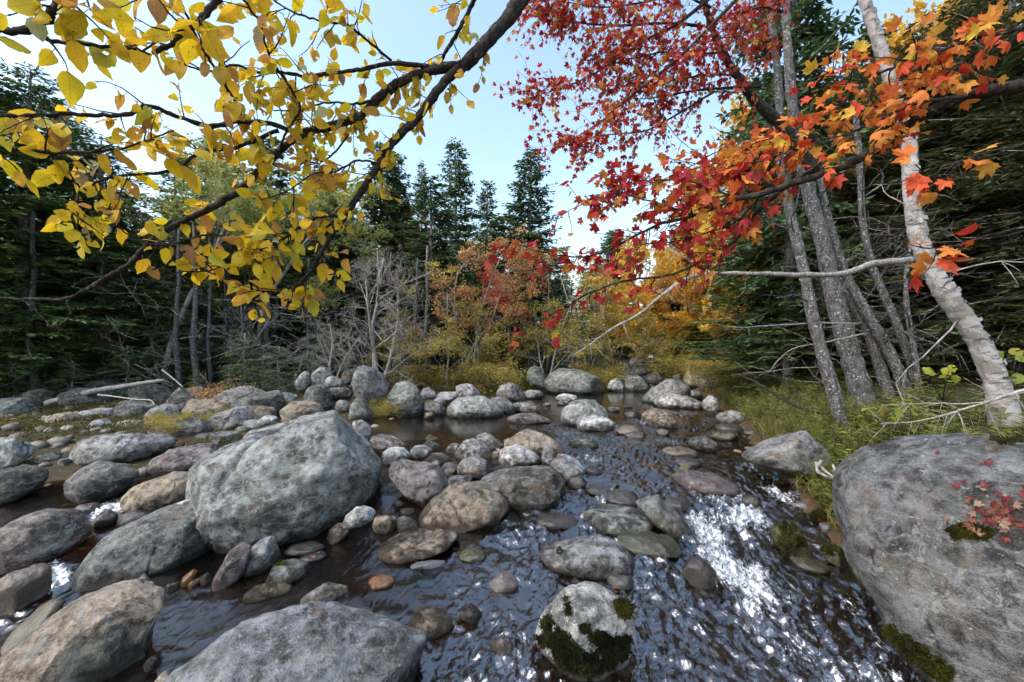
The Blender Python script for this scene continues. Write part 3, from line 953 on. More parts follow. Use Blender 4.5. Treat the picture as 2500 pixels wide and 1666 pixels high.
exec_rocks = [
    # --- big ones
    ('P', [(460,1161),(468,1140),(517,1107),(539,1085),(599,1052),(641,1036),(682,1033),(731,1017),(777,1006),(818,1003),(845,1014),(886,1033),(908,1058),(927,1085),(943,1115),(949,1140),(947,1161),(938,1189),(919,1219),(886,1236),(861,1258),(837,1280),(812,1296),(763,1312),(682,1316),(627,1308),(599,1305),(539,1286),(498,1260),(477,1240),(466,1213),(460,1186)], 'g', 'largest mid-stream boulder, rounded blue-grey with cracks and lichen, left of centre', dict(key='big', facets=7)),
    ('P', [(1985,1200),(2030,1165),(2100,1132),(2190,1100),(2270,1078),(2336,1066),(2395,1062),(2500,1068),(2700,1100),(2860,1300),(2900,1700),(2800,2000),(2560,2000),(2400,1790),(2310,1690),(2250,1655),(2190,1614),(2140,1572),(2095,1533),(2066,1483),(2040,1432),(2018,1388),(1985,1325),(1970,1285),(1965,1250),(1968,1222)], 'e', 'huge grey lichen-covered boulder filling the lower right corner', dict(key='right', Y=2.45, moss=.22, facets=0, sink=1.3, dk=0.9, grow=1.04)),
    ('P', [(373,1607),(390,1552),(409,1511),(430,1489),(479,1468),(501,1454),(580,1449),(640,1450),(700,1455),(790,1468),(870,1484),(940,1506),(1003,1536),(1050,1566),(1063,1590),(1060,1620),(1045,1665),(1000,1760),(700,1800),(420,1770),(372,1680)], 'f', 'flat-topped blue-grey boulder at the bottom edge with a red leaf on it', dict(key='front', Y=2.18, facets=6, moss=.06, sink=1.6)),
    ('B', [(-160,1290),(0,1200),(130,1120),(400,980),(700,830),(950,790),(1200,790),(1430,830),(1600,880),(1560,980),(1450,1130),(1390,1250),(1350,1450),(900,1600),(500,1660),(0,1660),(-160,1500)], 'b', 'large brown and purple smooth boulder in the lower left corner', dict(key='left', sink=1.5, facets=4, moss=.05)),
    # --- left side (tile A)
    ('A', [(-60,290),(80,240),(200,260),(320,320),(400,400),(450,470),(380,540),(200,560),(-40,520)], 'd', 'dark boulder blotched with pale lichen at the left edge under the spruces', dict(Y=8.6, moss=.1)),
    ('A', [(-80,440),(60,418),(150,450),(240,520),(200,575),(0,590),(-80,560)], 'g', 'grey boulder at the left edge just below the dark blotched one', dict(Y=7.9)),
    ('A', [(-120,620),(80,605),(220,650),(310,720),(320,780),(200,840),(90,875),(-120,880)], 'l', 'smooth pale grey boulder cut by the left edge beside a broken grey board', {}),
    ('A', [(-120,880),(150,870),(300,900),(420,950),(420,1040),(300,1110),(100,1185),(-120,1195)], 'd', 'dark speckled boulder at the left edge below the smooth pale one', {}),
    ('A', (500, 452, 692, 547), 'u', 'smooth oval grey stone behind the long flat lichen boulder, by the driftwood roots', dict(Y=7.4)),
    ('A', (660, 515, 770, 592), 'l', 'small pale round stone next to the smooth oval grey stone on the left bank', dict(Y=7.1)),
    ('A', (440, 500, 595, 605), 'd', 'dark stone beside the tangled driftwood roots on the left bank', dict(Y=7.2)),
    ('A', [(780,510),(820,465),(900,450),(990,470),(1035,540),(1000,575),(860,565)], 'g', 'lichen-crusted stone just behind the long flat boulder on the left bank', dict(Y=6.9)),
    ('A', (705, 352, 842, 445), 'g', 'round pale stone half sunk in moss below the leaning log', dict(Y=8.4, moss=.2)),
    ('A', (1030, 365, 1160, 440), 'g', 'small grey stone in the moss under the fallen branches', dict(Y=8.4, moss=.15)),
    ('A', (1050, 180, 1195, 262), 'd', 'leftmost of the three stones lined up behind the leaning log', dict(Y=9.9)),
    ('A', (1205, 168, 1395, 285), 'd', 'middle of the three stones lined up behind the leaning log', dict(Y=9.8)),
    ('A', (1393, 150, 1505, 255), 'd', 'rightmost of the three stones lined up behind the leaning log', dict(Y=9.9)),
    ('A', [(1495,200),(1530,160),(1590,148),(1650,180),(1740,270),(1810,340),(1860,410),(1780,445),(1690,455),(1620,440),(1550,350),(1500,270)], 'n', 'leaning upright grey slab-like boulder on the left bank', dict(Y=8.3, name='boulder')),
    ('A', (1640, 165, 1890, 325), 'b', 'rusty brown boulder right behind the leaning upright slab', dict(Y=9.4, moss=.12)),
    ('A', [(1980,260),(2080,180),(2170,150),(2260,165),(2390,230),(2450,300),(2350,340),(2200,335),(2000,320)], 'g', 'lichen-spotted rounded boulder below the slim birch trunk on the left bank', dict(Y=9.0)),
    ('A', [(575,690),(640,640),(780,600),(960,580),(1200,585),(1450,620),(1640,680),(1560,740),(1380,800),(1200,830),(1000,800),(760,800),(600,770)], 'g', 'long flat boulder crusted with pale lichen and dark moss, left side', dict(moss=.12, key='long')),
    ('A', [(1350,770),(1440,710),(1600,690),(1980,690),(2060,800),(1900,930),(1600,945),(1420,920),(1360,850)], 'p', 'purplish smooth boulder tucked behind the largest mid-stream boulder', {}),
    ('A', [(570,960),(640,880),(850,820),(1000,850),(1180,920),(1270,970),(1180,1050),(1100,1130),(900,1180),(740,1180),(600,1060)], 'd', 'dark pointed boulder with pale top in front of the long flat lichen boulder', dict(moss=.08)),
    ('A', [(1100,1130),(1200,1020),(1400,950),(1600,930),(1800,950),(1900,1100),(1750,1190),(1450,1245),(1250,1260),(1140,1190)], 'b', 'tan brown smooth boulder above the small left white water', {}),
    ('A', (1815, 333, 1915, 395), 'g', 'small grey stone at the foot of the leaning upright slab', dict(Y=8.2)),
    ('A', (1780, 508, 1985, 598), 'g', 'grey stone behind the purplish boulder, next to the yellow seedlings', dict(Y=7.0)),
    ('A', (2030, 492, 2185, 565), 'l', 'pale stone high behind the left shoulder of the largest boulder', dict(Y=7.0)),
    ('A', (1735, 578, 1925, 690), 'd', 'dark stone directly behind the purplish boulder', dict(Y=6.3)),
    ('A', (1875, 550, 2195, 700), 'g', 'grey-tan stone touching the left shoulder of the largest boulder', dict(Y=6.2)),
    ('A', (2170, 462, 2370, 555), 'g', 'flat grey stone behind the crest of the largest boulder', dict(Y=6.9)),
    ('A', (1530, 1183, 1760, 1295), 'l', 'pale small stone wedged left of the largest boulder', dict(Y=3.75)),
    ('A', (518, 798, 645, 890), 'n', 'small greenish stone between the long flat boulder and the left edge boulders', {}),
    ('A', (310, 755, 545, 848), 'n', 'flat greenish stone beside the smooth pale left edge boulder', {}),
    ('A', [(815,1360),(900,1290),(980,1275),(1075,1320),(1040,1390),(900,1425),(830,1400)], 'k', 'small dark wet stone in the left white water', dict(wet=True)),
    ('A', (1050, 1265, 1420, 1415), 'k', 'black wet stone right of the left white water', dict(wet=True)),
    ('A', (640, 1205, 930, 1310), 'p', 'purplish wet stone washed over by the left stream', dict(wet=True)),
    # --- left lower (tile B)
    ('B', [(-120,240),(0,140),(100,80),(280,35),(430,35),(560,60),(760,120),(870,180),(870,260),(760,320),(640,410),(400,470),(150,505),(-120,520)], 'p', 'smooth purplish dome-shaped boulder cut by the left edge', dict(facets=3)),
    ('B', [(640,570),(760,430),(900,270),(1050,170),(1300,90),(1550,45),(1780,45),(1840,130),(1930,330),(1920,480),(1850,570),(1600,620),(1300,615),(1050,600),(850,590),(690,620)], 'n', 'olive grey wedge boulder in front of the largest boulder, left of it', dict(facets=4, moss=.05)),
    ('B', [(-120,545),(200,535),(420,560),(470,640),(490,720),(450,800),(250,880),(100,935),(-120,940)], 'b', 'flat wet brown rock at the left edge beside the little spout', dict(wet=True)),
    ('B', [(1340,1568),(1400,1450),(1480,1450),(1560,1540),(1640,1660),(1500,1720),(1340,1680)], 't', 'small tan stone poking out under the flat-topped bottom boulder', dict(Y=2.0)),
    ('B', [(1100,800),(1180,690),(1280,620),(1340,600),(1370,650),(1350,770),(1250,830),(1120,830)], 'u', 'blue-grey wet tilted stone behind the brown lower left boulder', dict(wet=True)),
    ('B', [(1615,690),(1640,620),(1740,565),(1775,590),(1700,670),(1650,710)], 'o', 'larger orange stone in the hollow below the largest boulder', dict(wet=True)),
    ('B', (1675, 638, 1815, 720), 'o', 'smaller orange stone in front of the larger orange one', dict(wet=True)),
    ('B', (1797, 596, 1895, 712), 'g', 'small grey stone right beside the orange stones', {}),
    ('B', (1470, 665, 1615, 760), 'k', 'dark greenish stone left of the orange stones', dict(wet=True, moss=.2)),
    ('B', [(1900,720),(1920,600),(2000,500),(2060,400),(2180,335),(2255,340),(2240,450),(2200,590),(2050,700)], 'p', 'leaning grey-purple stone below the largest boulder', dict()),
    ('B', [(-120,1260),(200,1090),(420,930),(560,840),(690,815),(690,870),(480,1000),(250,1120),(-60,1290)], 'b', 'submerged brown slab along the lower left brooklet', dict(wet=True)),
    ('B', (1290, 1335, 1420, 1465), 'm', 'small mossy stone between the brown corner boulder and the bottom boulder', dict(Y=2.3, moss=.5)),
    # --- centre (tile C)
    ('C', [(438,120),(480,60),(530,22),(580,40),(590,120),(540,195),(480,212),(450,170)], 'g', 'egg-shaped speckled boulder, leftmost of the heap on the far bank', dict(Y=9.3)),
    ('C', [(572,80),(620,20),(680,-20),(740,0),(800,70),(800,140),(700,160),(640,160),(580,145)], 'g', 'topmost rounded boulder of the heap on the far bank', dict(Y=9.5)),
    ('C', (705, 72, 865, 172), 'g', 'oval stone lying in the middle of the heap on the far bank', dict(Y=9.0)),
    ('C', (860, 15, 960, 150), 'd', 'shadowed stone behind the big block of the far bank heap', dict(Y=9.6)),
    ('C', [(500,240),(560,170),(650,138),(730,140),(765,200),(750,270),(785,350),(700,385),(600,370),(540,310)], 'd', 'dark lichen-flecked boulder in front of the far bank heap', dict(Y=8.4)),
    ('C', (745, 162, 958, 280), 'n', 'flat dark stone under the big block of the far bank heap', dict(Y=8.9)),
    ('C', [(935,60),(1000,-12),(1080,-22),(1150,-5),(1230,60),(1272,140),(1255,230),(1200,290),(1090,308),(1010,265),(970,180)], 'g', 'big grey block, largest of the heap on the far bank', dict(Y=8.6, facets=8)),
    ('C', [(925,400),(950,280),(1010,258),(1060,285),(1140,400),(1115,445),(1000,455),(930,440)], 'n', 'triangular greenish stone at the water below the big far bank block', dict(Y=7.9)),
    ('C', (805, 275, 945, 400), 'n', 'shaded green stone left of the triangular one below the heap', dict(Y=8.3, moss=.35)),
    ('C', [(1278,250),(1300,180),(1360,135),(1420,98),(1480,125),(1540,190),(1590,310),(1595,390),(1530,435),(1380,435),(1310,385),(1285,320)], 'n', 'pointed grey boulder standing in the still pool', dict(facets=8)),
    ('C', [(1560,240),(1590,180),(1640,165),(1690,210),(1710,260),(1650,278),(1590,268)], 'l', 'pale bluish stone behind the pointed pool boulder', dict(Y=9.2)),
    ('C', [(1592,310),(1650,273),(1740,320),(1805,380),(1770,425),(1660,400),(1600,370)], 'd', 'dark brown stone at the right foot of the pointed pool boulder', {}),
    ('C', (1597, 393, 1695, 458), 'b', 'small stone at the water line between the pointed boulder and the flat one', {}),
    ('C', (1700, 203, 1905, 300), 'g', 'grey stone lying behind the low flat pool boulder', dict(Y=9.4)),
    ('C', (1680, 262, 1790, 335), 'g', 'smaller grey stone just left of the low flat pool boulder', dict(Y=8.9)),
    ('C', [(1878,215),(1900,150),(1960,130),(2030,150),(2115,245),(2000,270),(1900,262)], 'l', 'pale domed boulder at the back edge of the pool, centre', dict(Y=9.9)),
    ('C', [(1808,370),(1860,290),(1920,250),(2080,240),(2200,290),(2290,360),(2310,420),(2200,445),(1950,445),(1830,425)], 'g', 'low flat grey boulder in the pool with a dark right end', {}),
    ('C', [(150,285),(240,225),(360,215),(475,250),(455,300),(330,320),(200,330)], 'g', 'flat lichen-covered boulder left of the far bank heap', dict(Y=8.9)),
    ('C', (195, 268, 365, 375), 'd', 'dark lichen stone in front of the flat one left of the heap', dict(Y=8.0)),
    ('C', [(288,450),(320,360),(420,290),(520,288),(640,320),(725,370),(720,440),(450,500),(290,500)], 'b', 'grey-tan boulder rising right behind the crest of the largest boulder', dict(Y=6.9)),
    ('C', (-40, 325, 285, 500), 'b', 'mossy brown hummock boulder left behind the largest boulder', dict(Y=7.3, moss=.45)),
    ('C', (115, 418, 280, 510), 'l', 'pale stone peeking over the largest boulder on its left', dict(Y=6.3)),
    ('C', [(960,470),(1040,460),(1110,515),(1130,580),(1080,640),(980,600)], 'l', 'pale stone peeking out behind the right shoulder of the largest boulder', dict(Y=5.8)),
    ('C', [(1110,590),(1190,590),(1290,598),(1370,640),(1440,705),(1350,760),(1230,760),(1150,690)], 'p', 'lilac-tinted boulder between the largest boulder and the pool', dict()),
    ('C', [(1222,770),(1270,710),(1350,693),(1430,720),(1468,780),(1450,830),(1300,870),(1250,850)], 'l', 'white round cobble beside the largest boulder', {}),
    ('C', [(1468,745),(1520,690),(1600,688),(1695,740),(1660,795),(1580,828),(1490,805)], 'u', 'blue-grey oval cobble at the left end of the cobble bar', {}),
    ('C', [(1535,690),(1650,595),(1720,630),(1755,705),(1650,740),(1560,730)], 'b', 'brown pyramid cobble at the back of the cobble bar', dict(Y=6.3)),
    ('C', [(1578,675),(1640,643),(1720,680),(1755,725),(1690,755),(1600,715)], 'u', 'pale blue flat cobble in front of the brown pyramid cobble', dict(Y=5.9)),
    ('C', [(1578,835),(1680,760),(1780,758),(1825,800),(1812,845),(1720,865),(1640,860)], 'g', 'mottled blue cobble in the middle of the cobble bar, left of the big pale one', {}),
    ('C', (1668, 828, 1745, 895), 'l', 'small pale pebble in front of the mottled blue cobble', {}),
    ('C', (1755, 670, 1810, 720), 'p', 'small purple pebble behind the cobble bar', dict(Y=6.2)),
    ('C', [(1793,710),(1840,658),(1900,658),(1945,700),(1920,780),(1905,855),(1840,850),(1800,770)], 'l', 'upright pale cobble against the big pale cobble', dict(Y=5.65)),
    ('C', [(1883,760),(1960,650),(2040,622),(2110,660),(2200,760),(2225,840),(2180,870),(2000,860),(1900,850)], 'l', 'big pale cream cobble, largest of the cobble bar', dict(Y=5.5)),
    ('C', [(2058,610),(2110,562),(2200,600),(2315,690),(2290,770),(2200,760),(2100,670)], 'g', 'sloping grey-brown cobble behind the big pale cobble', dict(Y=5.95)),
    ('C', (2205, 742, 2275, 822), 't', 'small cream pebble right of the big pale cobble', dict(Y=5.4)),
    ('C', [(1738,890),(1800,843),(1880,848),(1915,890),(1880,925),(1790,920)], 'u', 'flat blue cobble in front of the big pale cobble', {}),
    ('C', (1775, 888, 1905, 975), 'l', 'round pale cobble in front of the flat blue one', {}),
    ('C', [(1898,890),(1950,820),(2050,788),(2150,820),(2222,890),(2205,955),(2120,1005),(2000,985),(1920,945)], 'u', 'smooth oval blue-grey cobble in front of the big pale cobble', {}),
    ('C', (2200, 815, 2325, 885), 'd', 'dark oval pebble right of the smooth oval blue cobble', dict(Y=5.2)),
    ('C', (2215, 868, 2345, 920), 'd', 'lower of the two dark pebbles right of the smooth oval cobble', dict(Y=5.0)),
    ('C', (2195, 885, 2300, 960), 'l', 'pale pebble between the smooth oval cobble and the dark smooth boulder', dict(Y=4.9)),
    ('C', [(1278,885),(1330,830),(1420,808),(1600,850),(1720,890),(1785,970),(1800,1060),(1730,1190),(1625,1270),(1540,1190),(1420,1095),(1330,980)], 'p', 'leaning pinkish slab right of the largest boulder', dict(Y=4.35, facets=9, key='slab')),
    ('C', [(1772,1005),(1860,960),(1980,938),(2040,970),(1960,1060),(1830,1080)], 'u', 'pale blue stone between the leaning slab and the brown boulder', dict(Y=4.5)),
    ('C', [(1525,1390),(1570,1300),(1700,1160),(1850,1040),(2000,968),(2070,1000),(2200,1060),(2315,1140),(2340,1250),(2260,1345),(2000,1430),(1750,1450),(1580,1445)], 'b', 'brown-grey boulder with a rusty streak in front of the cobble bar', dict(facets=6)),
    ('E', [(-110,1010),(60,930),(250,838),(450,828),(540,890),(640,1020),(695,1120),(640,1185),(500,1235),(250,1245),(120,1230),(0,1120)], 'd', 'dark smooth triangular boulder at the right end of the cobble bar', dict(facets=5)),
    ('C', [(868,1390),(900,1320),(1000,1222),(1080,1228),(1165,1300),(1155,1345),(1050,1395),(920,1412)], 'l', 'pale angular wedge stone resting on others below the largest boulder', dict(Y=3.45, facets=10, name='stone')),
    ('C', [(722,1530),(750,1440),(820,1388),(900,1400),(935,1450),(880,1520),(820,1570),(740,1570)], 'b', 'brown stone left under the pale wedge stone', dict()),
    ('C', (1140, 1305, 1355, 1485), 'b', 'round brown cobble right of the pale wedge stone', {}),
    ('C', [(1348,1360),(1390,1308),(1480,1350),(1545,1400),(1555,1450),(1450,1480),(1370,1450)], 'd', 'dark white-flecked angular stone left of the brown streaked boulder', {}),
    ('C', (1220, 1265, 1335, 1318), 'd', 'dark pebble in the hollow under the leaning slab', {}),
    ('C', (1330, 1180, 1420, 1245), 'k', 'black pebble deep in the hollow under the leaning slab', dict()),
    ('C', (1160, 1268, 1228, 1325), 'o', 'small reddish pebble in the hollow right of the largest boulder', {}),
    ('C', (1380, 1250, 1520, 1320), 'n', 'greenish pebble in front of the hollow under the slab', {}),
    ('D', [(1205,370),(1250,320),(1400,240),(1700,190),(1850,158),(1950,188),(1985,240),(1850,290),(1700,345),(1500,410),(1300,470),(1225,440)], 'b', 'long loaf-shaped stone lying below the brown streaked boulder', dict(name='boulder')),
    # --- lower centre (tile D)
    ('D', [(-70,590),(-40,450),(40,370),(130,300),(220,272),(290,300),(328,370),(315,470),(220,560),(80,600)], 'u', 'smooth oval blue-grey stone leaning on the grey-purple one', {}),
    ('D', [(185,600),(230,500),(330,468),(450,488),(560,540),(575,595),(500,650),(380,690),(230,665)], 'g', 'grey stone with a green moss cap in the still brown water', dict(moss=.28)),
    ('D', [(-20,760),(60,690),(170,670),(300,688),(400,720),(425,770),(300,830),(0,830)], 't', 'flat tan stone behind the flat-topped bottom boulder', {}),
    ('D', [(495,790),(570,710),(700,676),(800,700),(890,740),(925,805),(850,860),(700,870),(560,840)], 'l', 'whitish oval stone behind the flat-topped bottom boulder', {}),
    ('D', (365, 303, 710, 430), 'k', 'black wet stone with a sheen under the largest boulder', dict(wet=True)),
    ('D', (495, 395, 720, 500), 'k', 'dark mossy wet stone holding fallen leaves', dict(wet=True, moss=.3)),
    ('D', (1480, 465, 1795, 565), 'u', 'water-washed bluish stone below the loaf-shaped one', dict(wet=True)),
    ('D', [(1905,425),(1990,370),(2100,358),(2168,410),(2155,475),(2050,495),(1950,465)], 'm', 'dark green mossy stone in the riffle right of the loaf-shaped one', dict(wet=True, moss=.6)),
    ('D', [(1455,1050),(1500,960),(1600,888),(1700,888),(1800,960),(1852,1040),(1832,1095),(1750,1148),(1650,1178),(1540,1148),(1470,1090)], 'b', 'round banded stone in the rippled water right of the bottom boulder', dict(facets=2, name='stone')),
    ('D', [(1893,885),(1960,848),(2040,888),(2122,990),(2112,1035),(2050,1045),(1960,1000),(1910,940)], 'k', 'small dark oval stone right of the round banded one', {}),
    ('F', [(-30,1230),(60,1135),(130,1155),(205,1260),(195,1325),(130,1345),(20,1290)], 'p', 'small grey-pink stone in the ripples left of the moss-based boulder', {}),
    ('F', (-20, 575, 235, 770), 'p', 'pinkish stone just under the rippled surface', dict(wet=True)),
    ('D', (1095, 590, 1345, 745), 'o', 'ochre stone under the clear brown water', dict(wet=True)),
    # --- right centre (tile E)
    ('E', [(478,130),(500,50),(600,8),(740,-4),(850,40),(960,90),(1020,170),(1045,228),(800,232),(560,220),(500,190)], 'n', 'big smooth blue-grey boulder at the back of the pool', dict(facets=4)),
    ('E', [(328,90),(320,10),(380,-25),(470,0),(495,60),(490,170),(420,172),(360,150)], 'n', 'dark round boulder tucked left behind the big back pool boulder', dict(Y=12.2)),
    ('E', [(42,225),(90,150),(160,128),(240,150),(272,200),(315,282),(180,290),(60,278)], 'g', 'grey domed boulder at the back of the pool, left of the big one', {}),
    ('E', (285, 188, 465, 280), 'g', 'low grey stone right of the domed back pool boulder', {}),
    ('E', [(-35,270),(60,243),(130,270),(192,330),(208,395),(120,408),(60,370),(0,340)], 'g', 'split grey stone behind the dark end of the low flat boulder', {}),
    ('E', (185, 298, 355, 392), 'g', 'grey stone at the upper lip of the pool riffle', {}),
    ('E', (252, 328, 440, 412), 'd', 'brown-black low stone before the upper lip stone', {}),
    ('E', [(145,445),(250,398),(380,398),(460,440),(565,475),(420,490),(250,498),(165,488)], 'p', 'flat pinkish rock awash in the pool outlet', dict()),
    ('E', (580, 228, 770, 300), 'l', 'pale stone in the back pool before the big smooth boulder', {}),
    ('E', (582, 288, 695, 335), 'l', 'small pale stone in front of the pale back pool stone', {}),
    ('E', (465, 308, 532, 342), 'l', 'tiny white stone alone in the back pool', {}),
    ('E', [(608,420),(640,350),(760,288),(930,283),(1000,340),(1045,420),(960,460),(780,515),(680,500),(615,475)], 'g', 'angular grey boulder at the centre of the riffle head', dict(facets=7)),
    ('E', [(748,525),(830,450),(930,422),(1020,440),(1125,500),(1020,558),(900,565),(780,558)], 'l', 'pale domed stone leaning on the angular riffle head boulder', dict(name='boulder')),
    ('E', (1035, 338, 1150, 395), 'g', 'low grey stone right of the angular riffle head boulder', {}),
    ('E', (1160, 330, 1275, 352), 'd', 'flat dark stone barely above the back pool', {}),
    ('E', (1185, 385, 1345, 455), 'k', 'pair-like dark stone in the riffle between the two angular boulders', dict(wet=True)),
    ('E', [(1338,295),(1400,220),(1560,108),(1680,98),(1785,150),(1780,250),(1600,290),(1450,318)], 'g', 'large sloping grey slab on the right side of the pool, rear one', dict(facets=7)),
    ('E', [(1443,318),(1480,270),(1600,228),(1760,250),(1880,300),(1925,350),(1700,358),(1500,352)], 'l', 'low sloping slab in front of the large rear slab, right of the pool', dict(facets=6)),
    ('E', (1728, 197, 1900, 300), 'g', 'round grey stone right behind the low sloping slab', dict(Y=10.8)),
    ('E', [(1890,300),(1950,238),(2010,260),(2045,340),(2030,410),(1960,415),(1900,350)], 'l', 'pale stone against the grassy right bank', {}),
    ('E', [(1342,425),(1380,363),(1500,358),(1600,375),(1645,430),(1600,480),(1420,505),(1350,490)], 'b', 'blocky grey-brown stone in the right riffle', dict(name='boulder')),
    ('E', [(1408,495),(1460,445),(1560,428),(1640,450),(1675,525),(1550,538),(1440,532)], 'b', 'lower block leaning before the blocky grey-brown stone', {}),
    ('E', [(1108,575),(1180,513),(1280,508),(1350,545),(1390,585),(1250,600)], 'b', 'brown wet stone awash below the pale domed stone', dict(wet=True)),
    ('E', (1195, 558, 1385, 630), 'k', 'black wet stone under the brown awash stone', dict(wet=True)),
    ('E', (695, 632, 955, 722), 'g', 'low grey stone in the quiet water above the white riffle', {}),
    ('E', (1470, 652, 1625, 718), 'k', 'dark low stone right of the riffle centre', {}),
    ('E', (1470, 535, 1595, 605), 'k', 'dark stone just below the lower leaning block', dict(wet=True)),
    ('E', [(1758,645),(1800,603),(1930,608),(2010,660),(2040,715),(1950,748),(1850,730),(1770,700)], 'd', 'dark grey oval boulder alone in the right channel', dict(name='boulder')),
    ('E', (1635, 798, 1895, 882), 'k', 'mossy dark low stone at the right riffle', dict(wet=True, moss=.35)),
    ('E', (1525, 708, 1845, 792), 'b', 'low brown stone dotted with fallen leaves in the right riffle', dict(wet=True, moss=.2, key='leafy')),
    ('E', (1675, 868, 1810, 935), 'm', 'small mossy stone below the mossy dark low one', dict(wet=True, moss=.6)),
    ('E', [(1578,1020),(1650,960),(1780,923),(1950,923),(2090,960),(2195,1010),(2205,1085),(2050,1110),(1800,1105),(1620,1065)], 'p', 'wide flat wet rock with moss and leaves above the cascade', dict(moss=.28, wet=True, key='flat')),
    ('E', [(838,920),(860,880),(940,890),(1005,930),(950,960),(860,965)], 'k', 'small black stone beside the white riffle', dict(wet=True)),
    ('E', [(528,880),(570,810),(660,778),(760,788),(835,840),(850,895),(800,970),(740,1020),(640,1000),(590,940)], 'u', 'smooth grey cobble with dark lower half beside the riffle', dict(Y=4.75, name='stone')),
    ('E', (690, 960, 840, 1090), 'k', 'black wet stone under the smooth grey riffle cobble', dict(wet=True)),
    ('E', [(85,660),(180,635),(220,590),(330,548),(440,570),(540,640),(640,730),(710,765),(620,800),(500,800),(400,770),(200,730)], 't', 'large tan cobble at the back right of the cobble bar', dict(Y=5.7)),
    ('E', [(62,810),(100,710),(200,678),(300,720),(400,770),(445,825),(350,860),(150,880),(100,860)], 'l', 'pale grey cobble in front of the large tan one', dict(Y=5.2)),
    ('E', [(448,800),(470,720),(510,678),(575,760),(578,825),(520,870),(460,840)], 'u', 'small upright blue-grey stone right of the pale grey cobble', dict(Y=5.0)),
    ('E', (585, 762, 680, 820), 'l', 'small pale stone behind the smooth riffle cobble', dict(Y=5.2)),
    ('E', (275, 695, 410, 765), 'u', 'small blue stone between the tan and the pale grey cobbles', dict(Y=5.45)),
    ('E', [(1008,1150),(1090,1093),(1220,1083),(1325,1115),(1310,1210),(1200,1240),(1080,1205)], 'k', 'dark wet humped stone behind the two cascade stones', dict(wet=True)),
    ('E', [(1288,1190),(1330,1130),(1420,1122),(1500,1150),(1560,1230),(1700,1330),(1770,1410),(1730,1480),(1600,1460),(1450,1360),(1340,1270)], 'n', 'pale green-grey slanting stone beside the cascade', dict(facets=5, name='boulder')),
    ('E', [(745,1380),(820,1290),(950,1198),(1100,1192),(1280,1250),(1380,1290),(1435,1360),(1350,1440),(1150,1485),(950,1460),(810,1420)], 'n', 'dark grey-green turtle-shaped boulder left of the cascade', dict(facets=4)),
    ('E', (390, 1290, 770, 1440), 'k', 'blue-black wet stone left of the turtle-shaped boulder', dict(wet=True)),
    ('E', (1515, 1150, 1800, 1275), 'k', 'dark leaf-strewn wet stone right behind the slanting stone', dict(wet=True, moss=.2)),
    ('E', (860, 1035, 1090, 1140), 'k', 'low wet stone in the white riffle', dict(wet=True)),
    ('F', [(1120,260),(1300,218),(1450,203),(1600,230),(1690,300),(1720,370),(1500,425),(1300,445),(1180,400)], 'm', 'mossy dark rock under the slanting stone, at the cascade', dict(wet=True, moss=.4, name='boulder')),
    ('F', [(435,410),(600,370),(800,280),(950,238),(1080,260),(1180,330),(1245,450),(1258,570),(1150,600),(900,610),(650,590),(500,530)], 'g', 'grey boulder with dark wet skirt below the turtle-shaped one', dict(facets=5)),
    ('F', [(405,1160),(480,1000),(560,870),(680,700),(760,645),(860,633),(960,680),(1080,770),(1200,830),(1260,900),(1240,1000),(1220,1080),(1240,1180),(1200,1300),(1090,1450),(960,1520),(680,1460),(560,1310),(425,1240)], 'l', 'pale domed boulder with black moss round its base, bottom centre', dict(key='mossy', facets=3)),
    ('F', [(1698,530),(1780,460),(1880,448),(1980,530),(2030,625),(1990,705),(1870,740),(1770,670),(1710,600)], 'k', 'shiny black wet stone in the cascade whitewater', dict(wet=True)),
    ('F', (1020, 580, 1280, 740), 'k', 'low black stone behind the pale domed boulder', dict(wet=True)),
    # far end of the stream
    ('E', [(1038,180),(1060,110),(1120,88),(1180,150),(1195,212),(1100,216)], 'l', 'pale stone right of the big smooth back pool boulder', dict(Y=12.3)),
    ('E', (1110, 60, 1200, 170), 'g', 'grey stone leaning between two back pool boulders', dict(Y=12.8)),
    ('E', [(1193,190),(1200,70),(1260,48),(1340,80),(1400,150),(1412,210),(1250,218)], 'n', 'blocky blue-grey boulder right end of the back pool', dict(Y=12.4)),
    ('E', (1375, 42, 1525, 148), 'd', 'dark boulder beside the far white chute', dict(Y=13.5)),
    ('E', (1475, -30, 1705, 58), 'g', 'flat-topped boulder above the far white chute', dict(Y=15)),
    ('E', (1625, 48, 1705, 100), 'l', 'small pale stone at the far chute', dict(Y=13.5)),
    ('E', [(1700,110),(1760,20),(1880,10),(1990,50),(2020,140),(1880,170),(1780,160)], 'b', 'brown shaded boulder on the right bank behind the sloping slabs', dict(Y=12.8, moss=.15)),
    ('E', (1850, 60, 2060, 200), 'n', 'greenish boulder on the right bank at the edge of the grass', dict(Y=11.6, moss=.3)),
    ('K', (1005, 1302, 1215, 1425), 'g', 'farthest large grey boulder at the forest edge', dict(Y=18)),
    ('K', (935, 1350, 1165, 1440), 'g', 'grass-topped boulder in front of the farthest large one', dict(Y=15.5, moss=.3)),
    ('K', (1205, 1358, 1400, 1440), 'u', 'far bluish slab in the upper stream', dict(Y=18)),
    ('K', (1455, 1345, 1670, 1410), 'u', 'farthest flat slab under the right spruces', dict(Y=20)),
    ('K', (1330, 1320, 1480, 1365), 'u', 'far low rock at the bend of the stream', dict(Y=23)),
    ('K', (1560, 1290, 1680, 1345), 'd', 'dark far rock at the foot of the right slope', dict(Y=22)),
    # right bank
    ('G', [(5,755),(150,670),(350,570),(560,490),(700,500),(760,620),(700,760),(640,810),(400,830),(150,800)], 'g', 'triangular grey slab at the foot of the right bank plants', dict(Y=4.6, moss=.12, facets=14, dk=.7)),
